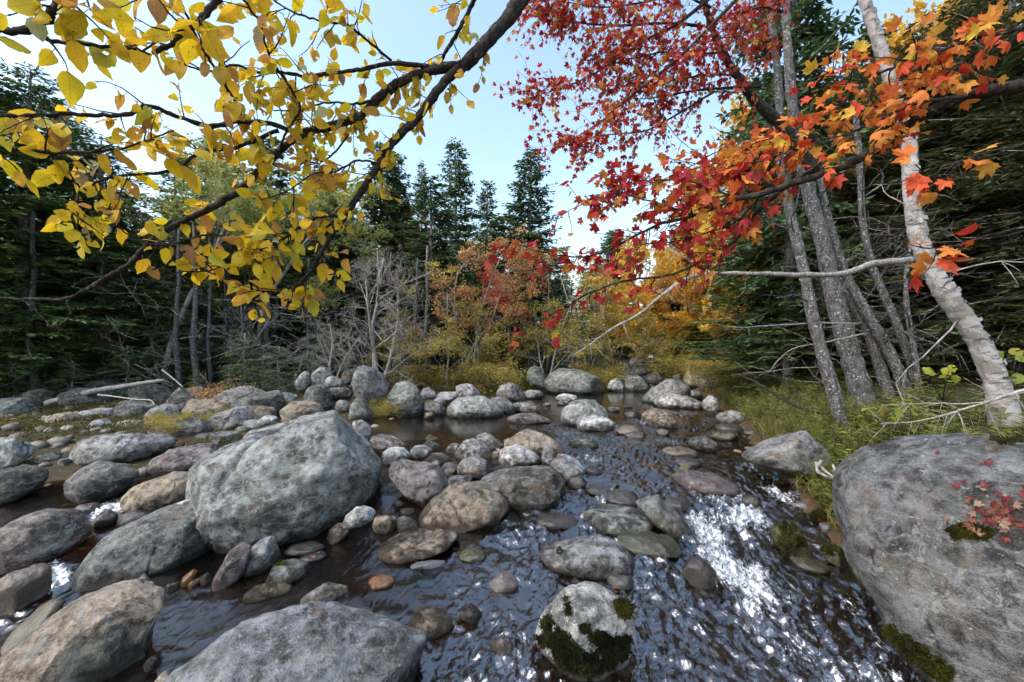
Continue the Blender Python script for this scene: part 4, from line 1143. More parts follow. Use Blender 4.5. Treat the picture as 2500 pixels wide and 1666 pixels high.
    ('E', [(1975,470),(2050,410),(2150,378),(2350,420),(2420,470),(2300,508),(2050,500)], 'g', 'flat grey slab at the edge of the right bank grass', dict()),
    ('E', (2005, 498, 2280, 580), 'd', 'flat dark stone below the right bank slab', dict(wet=True, moss=.15)),
    ('E', (1945, 548, 2215, 648), 'm', 'mossy low rocks patch stone in the right channel', dict(wet=True, moss=.5)),
    ('E', (2260, 545, 2420, 605), 'm', 'small mossy stone at the water below the right bank', dict(wet=True, moss=.45)),
    ('H', [(280,190),(330,120),(410,105),(500,160),(610,330),(610,390),(400,370),(290,310)], 'm', 'moss-covered rock at the right of the cascade', dict(moss=.75, wet=True, name='boulder')),
    ('H', [(585,80),(640,20),(700,12),(765,60),(740,130),(620,150)], 'm', 'bright moss cushion stone beside the huge right boulder', dict(moss=.9)),
    ('H', (505, 75, 590, 145), 'm', 'small moss stone left of the bright moss cushion', dict(moss=.9)),
    ('H', [(655,350),(750,300),(850,318),(910,400),(890,490),(720,430)], 'm', 'dark mossy stone pressed against the huge right boulder', dict(moss=.55, wet=True)),
    ('H', [(395,440),(550,398),(750,440),(740,510),(560,520)], 'm', 'low dark mossy rock at the water below the moss-covered one', dict(moss=.5, wet=True)),
    ('H', (665, 125, 800, 230), 'g', 'small grey wet stone between the moss stones and the huge boulder', dict(wet=True)),
    ('G', (25, 1042, 195, 1140), 'k', 'dark wet stone in the right white water', dict(wet=True)),
    ('G', (435, 1083, 620, 1160), 'g', 'washed grey stone in the right white water', dict(wet=True)),
    ('G', (420, 870, 560, 965), 'k', 'greenish wet stone beneath the triangular slab', dict(wet=True, moss=.2)),
]
for t_, p_, c_, l_, o_ in exec_rocks:
    rock(t_, p_, c_, l_, **{k_: v_ for k_, v_ in o_.items() if k_ != 'key'})
_r = np.random.default_rng(808)
for u_, v_, w_, h_, Y_ in ((40, 1000, 90, 50, 8.0), (150, 1035, 95, 48, 7.2), (240, 1022, 80, 44, 7.6), (335, 1008, 90, 50, 7.9), (405, 1015, 80, 46, 7.6), (15, 955, 80, 44, 9.6), (205, 975, 84, 44, 8.9), (450, 1048, 90, 46, 6.5), (300, 1048, 70, 34, 6.9), (510, 1002, 84, 46, 7.5),
                         (560, 1022, 80, 40, 6.9), (120, 1078, 80, 40, 6.3), (90, 975, 76, 40, 9.0), (370, 962, 80, 42, 9.4), (255, 948, 70, 36, 10.0), (590, 990, 76, 40, 8.0), (640, 985, 80, 44, 7.8), (-20, 1040, 90, 50, 7.2), (560, 975, 70, 38, 8.6), (455, 985, 66, 36, 8.6)):
    rock('P', (u_ - w_ * .75, v_ - h_ * .6, u_ + w_ * .75, v_ + h_ * .7), 'gdbgn'[_r.integers(5)], 'grey boulder half sunk in the dark moss of the left bank', Y=Y_, moss=_r.uniform(.1, .4), tilt=_r.uniform(-12, 12), group='half-sunk boulders of the left bank')

# ------------------------------------------------------------------ trees: generators
def rot_to(d, n):
    """matrix with local Y along d and local Z close to n"""
    d = unit(d)
    x = unit(cross(d, n))
    n = cross(x, d)
    return Matrix(((x[0], d[0], n[0], 0), (x[1], d[1], n[1], 0), (x[2], d[2], n[2], 0), (0, 0, 0, 1)))


def spruce(seed, H=10.0, R=1.9, zb=0.12, whorls=38, per=6, tw=11, nl=0.10, nw=0.026, sub=4.0, mat='needle', bare=1.0, tr=0.13, ragged=0.25):
    rs = np.random.default_rng(seed)
    wood, need, dead = MB(), MB(), MB()
    zz = np.linspace(0, H, 14)
    off = np.cumsum(rs.normal(0, 0.018, (14, 2)), 0)
    ax = np.column_stack([off, zz])
    ax[:, :2] -= ax[0, :2]
    wood.tube(ax, tr * (1 - zz / H) ** 0.8 + 0.012, 8, 0.1, seed)

    def at(z):
        return np.array([np.interp(z, zz, ax[:, 0]), np.interp(z, zz, ax[:, 1]), z])
    for w in range(whorls):
        t0 = zb + (1 - zb) * (w / whorls) ** 0.95
        for k in range(per):
            t = min(t0 + rs.uniform(-.5, .5) / whorls, 0.995)
            az = rs.uniform(0, 2 * math.pi)
            L = R * ((1 - t) ** 0.62 + 0.03) * rs.uniform(1 - ragged, 1 + ragged) * min(1, 0.55 + 2.5 * (t - zb))
            el = -0.30 + 0.95 * t ** 1.5 + rs.normal(0, .07)
            dh = np.array([math.cos(az), math.sin(az), 0])
            sh = np.array([-dh[1], dh[0], 0])
            b0 = at(t * H)

            def pt(s):
                s = np.asarray(s)[:, None]
                return b0 + dh * L * s + np.array([0, 0, 1.0]) * L * (el * s - 0.30 * s ** 2 + 0.22 * s ** 3)
            wood.tube(pt(np.linspace(0, .92, 4)), np.linspace(0.016, 0.004, 4) * (0.5 + L / 2), 3)
            nt = max(4, int(tw * L / 1.2 + 3))
            s_ = np.sort(rs.uniform(0.10, 1, nt))
            bp = pt(s_)
            side = np.where(np.arange(nt) % 2 == 0, 1, -1)
            ang = rs.uniform(.55, 1.05, nt)
            td = unit(dh[None] * np.cos(ang)[:, None] + sh[None] * (side * np.sin(ang))[:, None] + np.array([0, 0, 1.0]) * rs.normal(-.18, .16, nt)[:, None])
            tl = np.clip(0.34 * L * (1.1 - s_) + 0.07, 0.07, 0.42) * rs.uniform(.7, 1.2, nt)
            # needle sprays along each twig
            m = np.maximum(2, (tl / nl * sub).astype(int))
            idx = np.repeat(np.arange(nt), m)
            q = rs.uniform(0, 1, len(idx))
            base = bp[idx] + td[idx] * (tl[idx] * q)[:, None]
            sd = unit(cross(td[idx], np.array([0, 0, 1.0])))
            a2 = rs.normal(0, .65, len(idx))
            d = unit(td[idx] * np.cos(a2)[:, None] + sd * np.sin(a2)[:, None] + rs.normal(0, .22, (len(idx), 3)))
            up = unit(np.array([0, 0, 1.0]) + rs.normal(0, .45, (len(idx), 3)))
            r = np.clip(0.10 + 0.42 * s_[idx] * q + rs.uniform(0, .38) + rs.normal(0, .1, len(idx)), 0, .86)
            r = np.where(rs.uniform(size=len(idx)) < 0.03, 0.98, r)
            need.blades(base, d, up, nl * rs.uniform(.7, 1.3, len(idx)), nw * rs.uniform(.8, 1.3, len(idx)), r)
    for k in range(int(26 * bare)):
        z0 = rs.uniform(0.03, zb + 0.12) * H
        az = rs.uniform(0, 2 * math.pi)
        L = rs.uniform(.3, 1.0) * R * 0.6
        dh = np.array([math.cos(az), math.sin(az), 0])
        s = np.linspace(0, 1, 5)[:, None]
        P = at(z0) + dh * L * s + np.array([0, 0, 1.0]) * L * (rs.uniform(-.25, .1) * s - .2 * s ** 2) + np.vstack([[0, 0, 0], rs.normal(0, .02, (4, 3))])
        dead.tube(P, np.linspace(.009, .003, 5), 3)
        for j in range(3):
            i0 = rs.integers(1, 4)
            d2 = unit(dh + rs.normal(0, .6, 3))
            dead.tube(np.array([P[i0], P[i0] + d2 * L * .15, P[i0] + d2 * L * .3 + [0, 0, -.02]]), [.004, .003, .002], 3)
    out = [('trunk', wood.mesh('spruce_trunk', M['bark']))]
    out.append(('crown', need.mesh('spruce_crown', M[mat], False, True)))
    if dead.n:
        out.append(('dead_branches', dead.mesh('spruce_dead_branches', M['greytwig'])))
    return out


def decid(seed, H=7.0, spread=0.75, stems=1, mat='m_yellow', bark='greytwig', leaves=14, ls=0.075, tr=0.07, first=0.35, levels=3, up=0.25, leafless=False, lean=0.15, kids=6):
    rs = np.random.default_rng(seed)
    wood, leaf = MB(), MB()
    tips = []

    def br(p, d, L, r, lev):
        n = 6 if lev == 0 else 4
        P = [np.array(p, float)]
        dd = unit(d)
        for i_ in range(n):
            dd = unit(dd + rs.normal(0, .10 + .05 * lev, 3) + np.array([0, 0, up * (0.4 if lev else 0.2)]) / n)
            P.append(P[-1] + dd * L / n)
        P = np.array(P)
        wood.tube(P, np.linspace(r, r * (0.35 if lev < levels else .5), n + 1), 7 if lev == 0 else 4 if lev == 1 else 3)
        if lev >= levels:
            tips.append(P)
            return
        nk = kids if lev else int(kids * 1.5)
        for k in range(nk):
            t = rs.uniform(first if lev == 0 else .2, 1.0)
            f = t * n
            i0 = min(int(f), n - 1)
            q = P[i0] + (P[i0 + 1] - P[i0]) * (f - i0)
            ax = unit(P[i0 + 1] - P[i0])
            s = unit(cross(ax, rs.normal(0, 1, 3)))
            a = rs.uniform(.5, 1.05)
            br(q, ax * math.cos(a) + s * math.sin(a), L * rs.uniform(.35, .6) * (spread if lev == 0 else 1) * (1.25 - .5 * t), max(r * .45 * (1.2 - .5 * t), .003), lev + 1)
    for k in range(stems):
        a = 2 * math.pi * k / max(stems, 1) + rs.uniform(0, 1)
        l = lean * (1.6 if stems > 1 else 1)
        br((0.06 * math.cos(a) * (stems > 1), 0.06 * math.sin(a) * (stems > 1), -.08), (l * math.cos(a), l * math.sin(a), 1), H * rs.uniform(.8, 1) * .85, tr, 0)
    if not leafless:
        for P in tips:
            if rs.uniform() < .12:
                continue
            n = rs.poisson(leaves)
            if n == 0:
                continue
            t = rs.uniform(0.1, 1.1, n)
            c = P[0] + (P[-1] - P[0]) * t[:, None] + rs.normal(0, .07, (n, 3))
            d = unit(rs.normal(0, 1, (n, 3)) + np.array([0, 0, -.5]))
            leaf.blades(c, d, unit(rs.normal(0, 1, (n, 3)) + np.array([0, -.6, .8])), ls * rs.uniform(.7, 1.3, n), ls * .75 * rs.uniform(.7, 1.3, n),
                        np.clip(rs.uniform(.1, .9) + rs.normal(0, .16, n), 0, 1), 0.06)
    out = [('trunk', wood.mesh('tree_trunk_and_limbs', M[bark]))]
    if leaf.n:
        out.append(('crown', leaf.mesh('tree_crown', M[mat], False, True)))
    return out


def plant(parts, name, label, u, Y, h=1.0, rz=None, group=None, cat='tree', sink=0.05, wide=None, lean=(0, 0)):
    x = (u - 1250) / 1000 * Y
    z = float(zg(np.array([x]), np.array([Y]))[0])
    root = thing(name, label, cat, (x, Y, z - sink), group)
    root.rotation_euler = (lean[0], lean[1], random.uniform(0, 6.28) if rz is None else rz)
    w = h if wide is None else wide
    root.scale = (w, w, h)
    for pn, me in parts:
        link(pn, me, root)
    return root


SP_FAR = [spruce(11 + k, 10, 1.9 + .2 * k, 0.06, 46, 6, 15, .20, .075, 3.0, 'needle', 0.6) for k in range(3)]
SP_SPIRE = [spruce(21 + k, 10, 1.8 + .2 * k, 0.12, 42, 6, 16, .19, .07, 3.3, 'needle', 0.8, ragged=.35) for k in range(2)]
SP_NEAR = [spruce(31 + k, 10, 2.3, 0.10, 44, 6, 15, .13, .042, 3.6, 'needle2', 2.2, tr=.15) for k in range(2)]
SP_DARK = [spruce(41, 10, 2.7, 0.03, 46, 6, 14, .15, .046, 3.0, 'needle3', 3.0, tr=.14)]
FIR_SMALL = spruce(51, 1.3, .55, .05, 14, 6, 14, .05, .014, 3.5, 'needle2', 0, tr=.02)


def zbase(u, Y):
    return float(zg(np.array([(u - 1250) / 1000 * Y]), np.array([Y]), False)[0])


def by_top(parts, label, u, Y, vtop, group=None, name='spruce_tree', href=10.0, wide=None):
    Hh = CH + (833 - vtop) / 1000 * Y - zbase(u, Y)
    return plant(parts, name, label, u, Y, Hh / href, group=group, wide=wide)


by_top(SP_SPIRE[0], 'tall spruce spire rising at centre against the white sky, left of the sky gap', 1115, 19, 345, wide=1.0)
by_top(SP_SPIRE[1], 'tall spruce spire right of the sky gap, next to the red maple leaves', 1290, 19, 358, wide=1.1)
by_top(SP_SPIRE[0], 'short sparse spruce between the two tall centre spires', 1187, 23, 440, wide=.9)
by_top(SP_FAR[0], 'full dark green spruce just left of the tall centre spire', 1047, 15.5, 425, wide=.95)
by_top(SP_SPIRE[1], 'high ragged spruce showing under the thick yellow-leaved limb', 950, 17, 350, wide=1.2)
by_top(SP_SPIRE[0], 'thin half-dead spruce tip far behind the centre trees', 1030, 30, 392, wide=.7)
by_top(SP_FAR[1], 'broad dark spruce behind the yellow leaves, left of centre', 660, 17, 330, wide=1.1)
by_top(SP_FAR[2], 'dark spruce right of the broad one behind the yellow leaves', 800, 16, 400, wide=1.0)
by_top(SP_FAR[0], 'dark spruce behind the pale green birch crown', 520, 18, 330, wide=1.1)
by_top(SP_NEAR[0], 'dense green spruce at the left edge, nearest of the left bank', 60, 9.5, 150, wide=1.15)
by_top(SP_NEAR[1], 'dense green spruce left bank, second from the left edge', 250, 10.5, 330, wide=1.0)
by_top(SP_NEAR[0], 'green spruce with drooping boughs behind the birch trunk', 420, 12.5, 420, wide=1.0)
by_top(SP_NEAR[1], 'spruce cut off by the left edge behind the nearest one', -110, 9.0, 100, wide=1.2)
by_top(SP_NEAR[0], 'dark spruce filling the gap between left edge spruces', 155, 13.5, 250, wide=1.2)
by_top(SP_NEAR[1], 'shadowed spruce behind the slim trunks on the left bank', 560, 15, 520, wide=1.1)
by_top(SP_FAR[1], 'green-black spruce behind the leafless shrub tree', 850, 19, 520, wide=1.2)
by_top(SP_FAR[2], 'green spruce behind the coral red sapling', 1235, 21, 520, wide=1.2)
by_top(SP_FAR[0], 'dark spruce behind the golden tree', 1500, 26, 560, wide=1.2)
by_top(SP_FAR[1], 'spruce at the right of the stream behind the rust coloured trees', 1700, 18, 430, wide=1.2)
by_top(SP_NEAR[1], 'low green spruce on the right bank left of the grey trunks', 1915, 8.8, 560, wide=1.1)
by_top(SP_SPIRE[1], 'tall spruce trunk with dark top at the upper right of the maple leaves', 1925, 8.2, -500, wide=.8)
by_top(SP_DARK[0], 'dark hemlock-like conifer behind the white birch', 2290, 7.6, 50, wide=1.0)
by_top(SP_DARK[0], 'dark conifer at the right edge behind the birch', 2480, 6.4, -200, wide=.9)
by_top(SP_DARK[0], 'shadowed conifer between grey trunks and birch', 2130, 9.4, 100, wide=1.0)
by_top(SP_DARK[0], 'shadowed conifer deep behind the twin grey trunks', 2010, 11.5, 200, wide=1.0)
by_top(SP_DARK[0], 'conifer past the right edge with boughs reaching in', 2700, 5.6, -200, wide=.9)
rs = np.random.default_rng(99)
n_ = 0
for Yr, us, vt in ((22, range(-500, 1000, 130), 470), (27, range(-700, 1000, 120), 470), (34, range(-900, 3300, 150), 600), (27, range(1050, 1420, 110), 610), (24, range(1850, 3000, 150), 330), (44, range(-600, 3200, 170), 640), (17, range(-600, 0, 150), 300), (15, range(2250, 3000, 170), 150)):
    for u in us:
        uu = u + rs.uniform(-45, 45)
        vv = vt + rs.uniform(-50, 60)
        x_ = (uu - 1250) / 1000 * Yr
        Yy = Yr + rs.uniform(-2, 2)
        if Yy < 27 and xl(Yy) - .5 < x_ < xr(Yy) + .5:
            continue
        by_top(SP_FAR[n_ % 3], 'dark spruce deep in the forest behind the stream banks', uu, Yy, vv, 'spruces deep in the forest', wide=rs.uniform(.95, 1.3))
        n_ += 1

# slim trunks in the shade of the left and far forest
slim = MB()
zz = np.linspace(0, 7, 10)
P_ = np.column_stack([np.cumsum(rs.normal(0, .03, 10)), np.cumsum(rs.normal(0, .03, 10)), zz])
slim.tube(P_, np.linspace(.075, .03, 10), 8, .08)
for k in range(26):
    z0 = rs.uniform(.8, 6.6)
    d = unit(np.array([rs.normal(), rs.normal(), rs.uniform(-.4, .5)]))
    L = rs.uniform(.3, 1.1)
    b = np.array([np.interp(z0, zz, P_[:, 0]), np.interp(z0, zz, P_[:, 1]), z0])
    Q_ = np.array([b, b + d * L * .4, b + d * L * .75 + [0, 0, -.03], b + d * L + [0, 0, -.10]])
    slim.tube(Q_, [.012, .009, .006, .003], 3)
    for j in range(3):
        e = unit(d + rs.normal(0, .7, 3))
        q = Q_[1 + j % 2]
        slim.tube(np.array([q, q + e * L * .25, q + e * L * .4]), [.005, .004, .002], 3)
SLIM = [('trunk', slim.mesh('slim_trunk', M['lichen_bark']))]
for u, Y, wd, lab in ((440, 10.5, 1.0, 'slim grey trunk just right of the leaning birch, left bank'), (475, 10.6, 1.15, 'straight grey trunk behind the leaning upright slab'), (512, 11, .7, 'thin grey trunk between the straight trunk and the slim birch'),
                      (545, 12.5, .7, 'thin shaded trunk deep behind the slim birch'), (660, 13, 1.3, 'thick shaded trunk left of the leafless shrub tree'), (755, 13.5, .6, 'pole-thin trunk above the far bank boulder heap'),
                      (85, 9.2, 1.1, 'shaded trunk near the left edge boulder'), (345, 11.5, .9, 'dim trunk left of the leaning birch'), (140, 12, .8, 'dim trunk behind the lichen boulder at left'), (1045, 12.6, 1.1, 'bare trunk under the full green spruce at centre'),
                      (1020, 13.5, .8, 'thin trunk left of the bare centre trunk'), (1340, 17, .9, 'dark trunk below the coral red sapling'), (1440, 19, .8, 'dim trunk left of the golden tree'), (1395, 20, .7, 'thin dim trunk behind the pale stone birch'), (1545, 22, .7, 'thin trunk under the golden leaves'),
                      (230, 13, .9, 'shaded bare pole on the left bank behind the log'), (600, 14, .8, 'dim bare pole behind the small fir'), (900, 15, .9, 'dim pole left of the leafless shrub tree')):
    plant(SLIM, 'slim_tree', lab, u, Y, .62 + .1 * (wd - 1), wide=wd)
for u, Y in [(20, 12), (195, 15), (300, 15), (700, 16), (820, 15), (960, 17), (1090, 18), (1180, 17), (1260, 19), (1480, 23), (1600, 24), (1300, 23), (1370, 25), (500, 17), (630, 18), (400, 16), (2060, 10), (2180, 9), (2350, 8.4), (2420, 9)]:
    plant(SLIM, 'slim_tree', 'thin dim tree pole standing deep in the forest shade', u, Y, .55, group='dim poles deep in the forest', wide=rs.uniform(.5, .9))

# broadleaf trees of the far bank
PALE = decid(61, 7.5, .85, 1, 'm_pale', 'birch', 34, .095, .085, .45, 3, .2, kids=6)
TAN = decid(62, 6, .6, 3, 'm_tan', 'greytwig', 15, .075, .035, .2, 3, .3, kids=5)
GOLD = decid(63, 6, 1.0, 1, 'm_yellow', 'greytwig', 55, .12, .06, .3, 3, .1, kids=6)
RUST = decid(64, 7, .8, 1, 'm_rust', 'greytwig', 30, .10, .07, .3, 3, .2, kids=6)
CORAL = decid(65, 4, .8, 1, 'm_red', 'greytwig', 22, .07, .03, .45, 3, .2, kids=5)
OLIVE = decid(66, 6, .7, 2, 'm_olive', 'greytwig', 15, .08, .04, .2, 3, .25, kids=5)
BARE = decid(67, 5.2, .8, 3, 'm_olive', 'dead', 0, .07, .06, .12, 4, .3, True, kids=5)
SHRUB = decid(68, 1.1, .9, 6, 'm_olive', 'greytwig', 13, .045, .008, .1, 2, .25, kids=6, lean=.3)
SHRUBP = decid(69, 1.0, .9, 4, 'm_tan', 'greytwig', 9, .05, .008, .1, 2, .1, kids=4, lean=.4)


def D_(parts, label, u, Y, vtop, href, wide=None, name='broadleaf_tree', group=None):
    return by_top(parts, label, u, Y, vtop, group, name, href, wide)


D_(PALE, 'pale green birch with a leaning white trunk, left bank', 400, 10.6, 330, 7.2, 1.0, 'birch_tree')
D_(PALE, 'pale leafed birch crown behind the lower yellow leaves', 620, 13, 420, 7.2, 1.0, 'birch_tree')
D_(TAN, 'airy tan-orange young tree behind the centre boulders', 1145, 12.8, 520, 6.0, 1.05)
D_(OLIVE, 'sparse yellow-green young tree beside the tan-orange one', 1100, 12.2, 650, 6.0, .9)
D_(GOLD, 'golden yellow maple glowing over the upper stream', 1590, 16.5, 625, 5.6, 1.2, 'maple_tree')
D_(GOLD, 'low golden maple right of the upper stream', 1690, 17.5, 680, 5.6, 1.1, 'maple_tree')
D_(RUST, 'rust orange maple right of the upper stream', 1760, 16, 470, 6.6, 1.25, 'maple_tree')
D_(RUST, 'orange-red maple crown behind the grey trunks', 1880, 13, 330, 6.6, 1.2, 'maple_tree')
D_(GOLD, 'yellow maple crown behind the upper right maple leaves', 1840, 10.5, 150, 5.6, 1.1, 'maple_tree')
D_(GOLD, 'yellow-orange maple top right of the tall spruce trunk', 2010, 9.5, 30, 5.6, 1.1, 'maple_tree')
D_(CORAL, 'coral red maple sapling at centre right', 1248, 15, 660, 3.8, .95, 'maple_tree')
D_(RUST, 'small orange maple top among the centre spruces', 990, 17.5, 495, 6.6, .6, 'maple_tree')
D_(OLIVE, 'thin birch with pale trunk behind the big back pool boulder', 1335, 12.9, 640, 6.0, .9, 'birch_tree')
D_(OLIVE, 'olive yellow tree behind the back pool boulders', 1440, 16, 590, 6.0, 1.25)
D_(TAN, 'tan orange tree over the middle of the upper stream', 1500, 20, 590, 6.0, 1.4)
D_(OLIVE, 'thin pale tree right of the back pool by the stream', 1510, 14.5, 690, 6.0, .9)
D_(TAN, 'tan thicket right of the golden maple', 1790, 14, 600, 6.0, 1.2)
D_(BARE, 'leafless grey shrub tree with many fanning stems behind the boulder heap', 925, 11.8, 560, 5.0, 1.05, 'bare_tree')
D_(BARE, 'low leafless bush left of the fanning shrub tree', 810, 11.5, 760, 5.0, .6, 'bare_tree')
D_(BARE, 'bare twiggy tree between slim trunks and far heap', 590, 12.5, 700, 5.0, .7, 'bare_tree')
D_(OLIVE, 'small yellow-leaved tree beside the fanning bare stems', 960, 12.2, 690, 6.0, .6)
for u, Y, vt, p, lab in ((1215, 12.0, 865, SHRUB, 'low golden bush at the forest edge behind the centre boulders'), (1150, 12.6, 880, SHRUB, 'yellow bush at the foot of the tan-orange tree'), (1660, 14, 845, SHRUB, 'yellow bush at the head of the stream'), (530, 8.6, 905, SHRUBP, 'little tan seedling beside the slim birch on the left bank'),
                         (430, 6.4, 1005, SHRUB, 'yellow seedling patch left of the mossy hummock'), (480, 6.7, 1000, SHRUB, 'yellow seedling cluster behind the purplish boulder'), (390, 7.0, 1000, SHRUB, 'small yellow seedling below the fallen branches'), (575, 7.2, 985, SHRUB, 'olive seedling cluster by the mossy hummock'), (945, 8.2, 965, SHRUB, 'small yellow sprig between the heap and the pointed boulder'),
                         (1075, 12.5, 890, SHRUB, 'yellow bush between the bare tree and the tan tree'), (1010, 12.5, 880, SHRUB, 'yellow undergrowth bush below the full green spruce'), (1480, 13.5, 880, SHRUB, 'tufted bush on the grass-topped boulder'), (1750, 11.5, 860, SHRUB, 'bush at the foot of the right spruces')):
    D_(p, lab, u, Y, vt, 1.0, 1.35 * (CH + (833 - vt) / 1000 * Y - zbase(u, Y)), 'shrub')
plant(FIR_SMALL, 'fir_sapling', 'small green fir sapling left of the boulder heap', 680, 10.6, 1.0)
plant(FIR_SMALL, 'fir_sapling', 'little fir sapling behind the leaning upright slab', 475, 9.8, .55)
plant(FIR_SMALL, 'fir_sapling', 'fir sapling behind the far end of the heap', 730, 11.5, .8)

# ------------------------------------------------------------------ near trunks on the right bank
def near_trunk(name, label, pts, rpx, Y, mat, knots=0, seed=0, flakes=0):
    """pts: photo polyline from the base up; rpx: radius in photo pixels at base and top; Y: depth base, top"""
    n = len(pts)
    Ys = np.linspace(Y[0], Y[1], n)
    P = np.array([W(u, v, y) for (u, v), y in zip(pts, Ys)])
    P[0, 2] -= 0.15
    r = np.linspace(rpx[0] * Y[0], rpx[1] * Y[1], n) / 1000 * math.cos(math.atan((pts[0][0] - 1250) / 1000))
    Pc = curve(P, 14)
    rc = np.interp(np.linspace(0, 1, len(Pc)), np.linspace(0, 1, n), r)
    rc[:8] *= np.linspace(1.28, 1.0, 8)
    b0 = Pc[0].copy()
    root = thing(name, label, 'tree', b0)
    b = MB()
    rs = np.random.default_rng(seed + 500)
    b.tube(Pc - b0, rc * (1 + .05 * rs.standard_normal(len(rc))), 20, .13, seed)
    for k in range(knots):
        i0 = rs.integers(len(Pc) // 4, len(Pc) - 2)
        d = unit(rs.normal(0, 1, 3) + np.array([-.4, -.3, .1]))
        L = rs.uniform(.3, 1.1)
        q = Pc[i0] - b0
        Q_ = [q]
        for j in range(5):
            d = unit(d + rs.normal(0, .22, 3))
            Q_.append(Q_[-1] + d * L / 5)
        b.tube(np.array(Q_), np.linspace(.012, .003, 6), 4)
        for j in range(4):
            e = unit(d + rs.normal(0, .6, 3))
            p = Q_[rs.integers(2, 6)]
            b.tube(np.array([p, p + e * L * .2, p + e * L * .35 + [0, 0, -.02]]), [.004, .003, .002], 3)
    tk = link('trunk', b.mesh('trunk', M[mat]), root)
    if flakes:
        f = MB()
        for k in range(flakes):
            i0 = rs.integers(6, len(Pc) - 2)
            t = unit(Pc[i0 + 1] - Pc[i0])
            s = unit(cross(t, rs.normal(0, 1, 3)))
            if s[1] > 0.3:
                s = -s
            w = cross(t, s)
            R0 = rc[i0]
            a = np.linspace(0, rs.uniform(.5, 1.3), 5)
            lift = np.linspace(0, rs.uniform(.12, .5), 5) ** 1.5
            ht = rs.uniform(.02, .07)
            c0 = Pc[i0] - b0
            arc = [(R0 * (1.03 + l)) * (math.cos(x) * s + math.sin(x) * w) for x, l in zip(a, lift)]
            V_ = np.array([c0 + p + t * ht * e for p in arc for e in (-.5, .5)])
            Q_ = [[2 * j, 2 * j + 1, 2 * j + 3, 2 * j + 2] for j in range(4)]
            f.add(V_, Q_)
        fl = link('peeling_bark', f.mesh('peeling_bark', M[mat]), tk)
        fl['kind'] = 'stuff'
    return root


near_trunk('birch_tree', 'white birch trunk with peeling bark leaning left, right bank', [(2460, 1010), (2420, 900), (2360, 790), (2290, 690), (2245, 590), (2225, 480), (2215, 330), (2165, 170), (2105, -20), (2060, -200)], (39, 16), (4.3, 4.9), 'birch', 9, 1, 150)
near_trunk('grey_tree', 'slender lichen-spotted grey trunk, left of the right bank pair', [(2075, 1075), (2030, 940), (1990, 800), (1962, 660), (1932, 530), (1905, 400), (1900, 200), (1870, -50)], (21, 9), (5.0, 5.8), 'lichen_bark', 10, 2)
near_trunk('grey_tree', 'thick dark grey trunk, right of the right bank pair', [(2125, 1010), (2080, 880), (2040, 740), (2010, 600), (1975, 470), (1945, 330), (1925, 150), (1915, -60)], (33, 11), (5.5, 6.4), 'lichen_bark', 8, 3)
near_trunk('grey_tree', 'first thin lichened trunk right of the thick grey pair', [(2185, 995), (2150, 900), (2115, 800), (2060, 690), (2020, 600), (1990, 500)], (19, 9), (5.7, 6.2), 'lichen_bark', 9, 4)
near_trunk('grey_tree', 'second thin lichened trunk, leaning, right of the thick grey pair', [(2230, 1000), (2190, 900), (2120, 770), (2070, 680), (2030, 560), (2000, 430)], (20, 9), (5.5, 6.2), 'lichen_bark', 8, 5)
near_trunk('grey_tree', 'third thin trunk right of the pair, long and curved', [(2245, 985), (2225, 890), (2180, 770), (2130, 650), (2105, 530), (2100, 400), (2085, 250)], (15, 8), (5.7, 6.3), 'lichen_bark', 10, 6)
near_trunk('grey_tree', 'thinnest upright trunk just left of the birch', [(2250, 985), (2235, 880), (2215, 760), (2212, 680), (2225, 600)], (10, 6), (5.6, 6.0), 'lichen_bark', 7, 7)

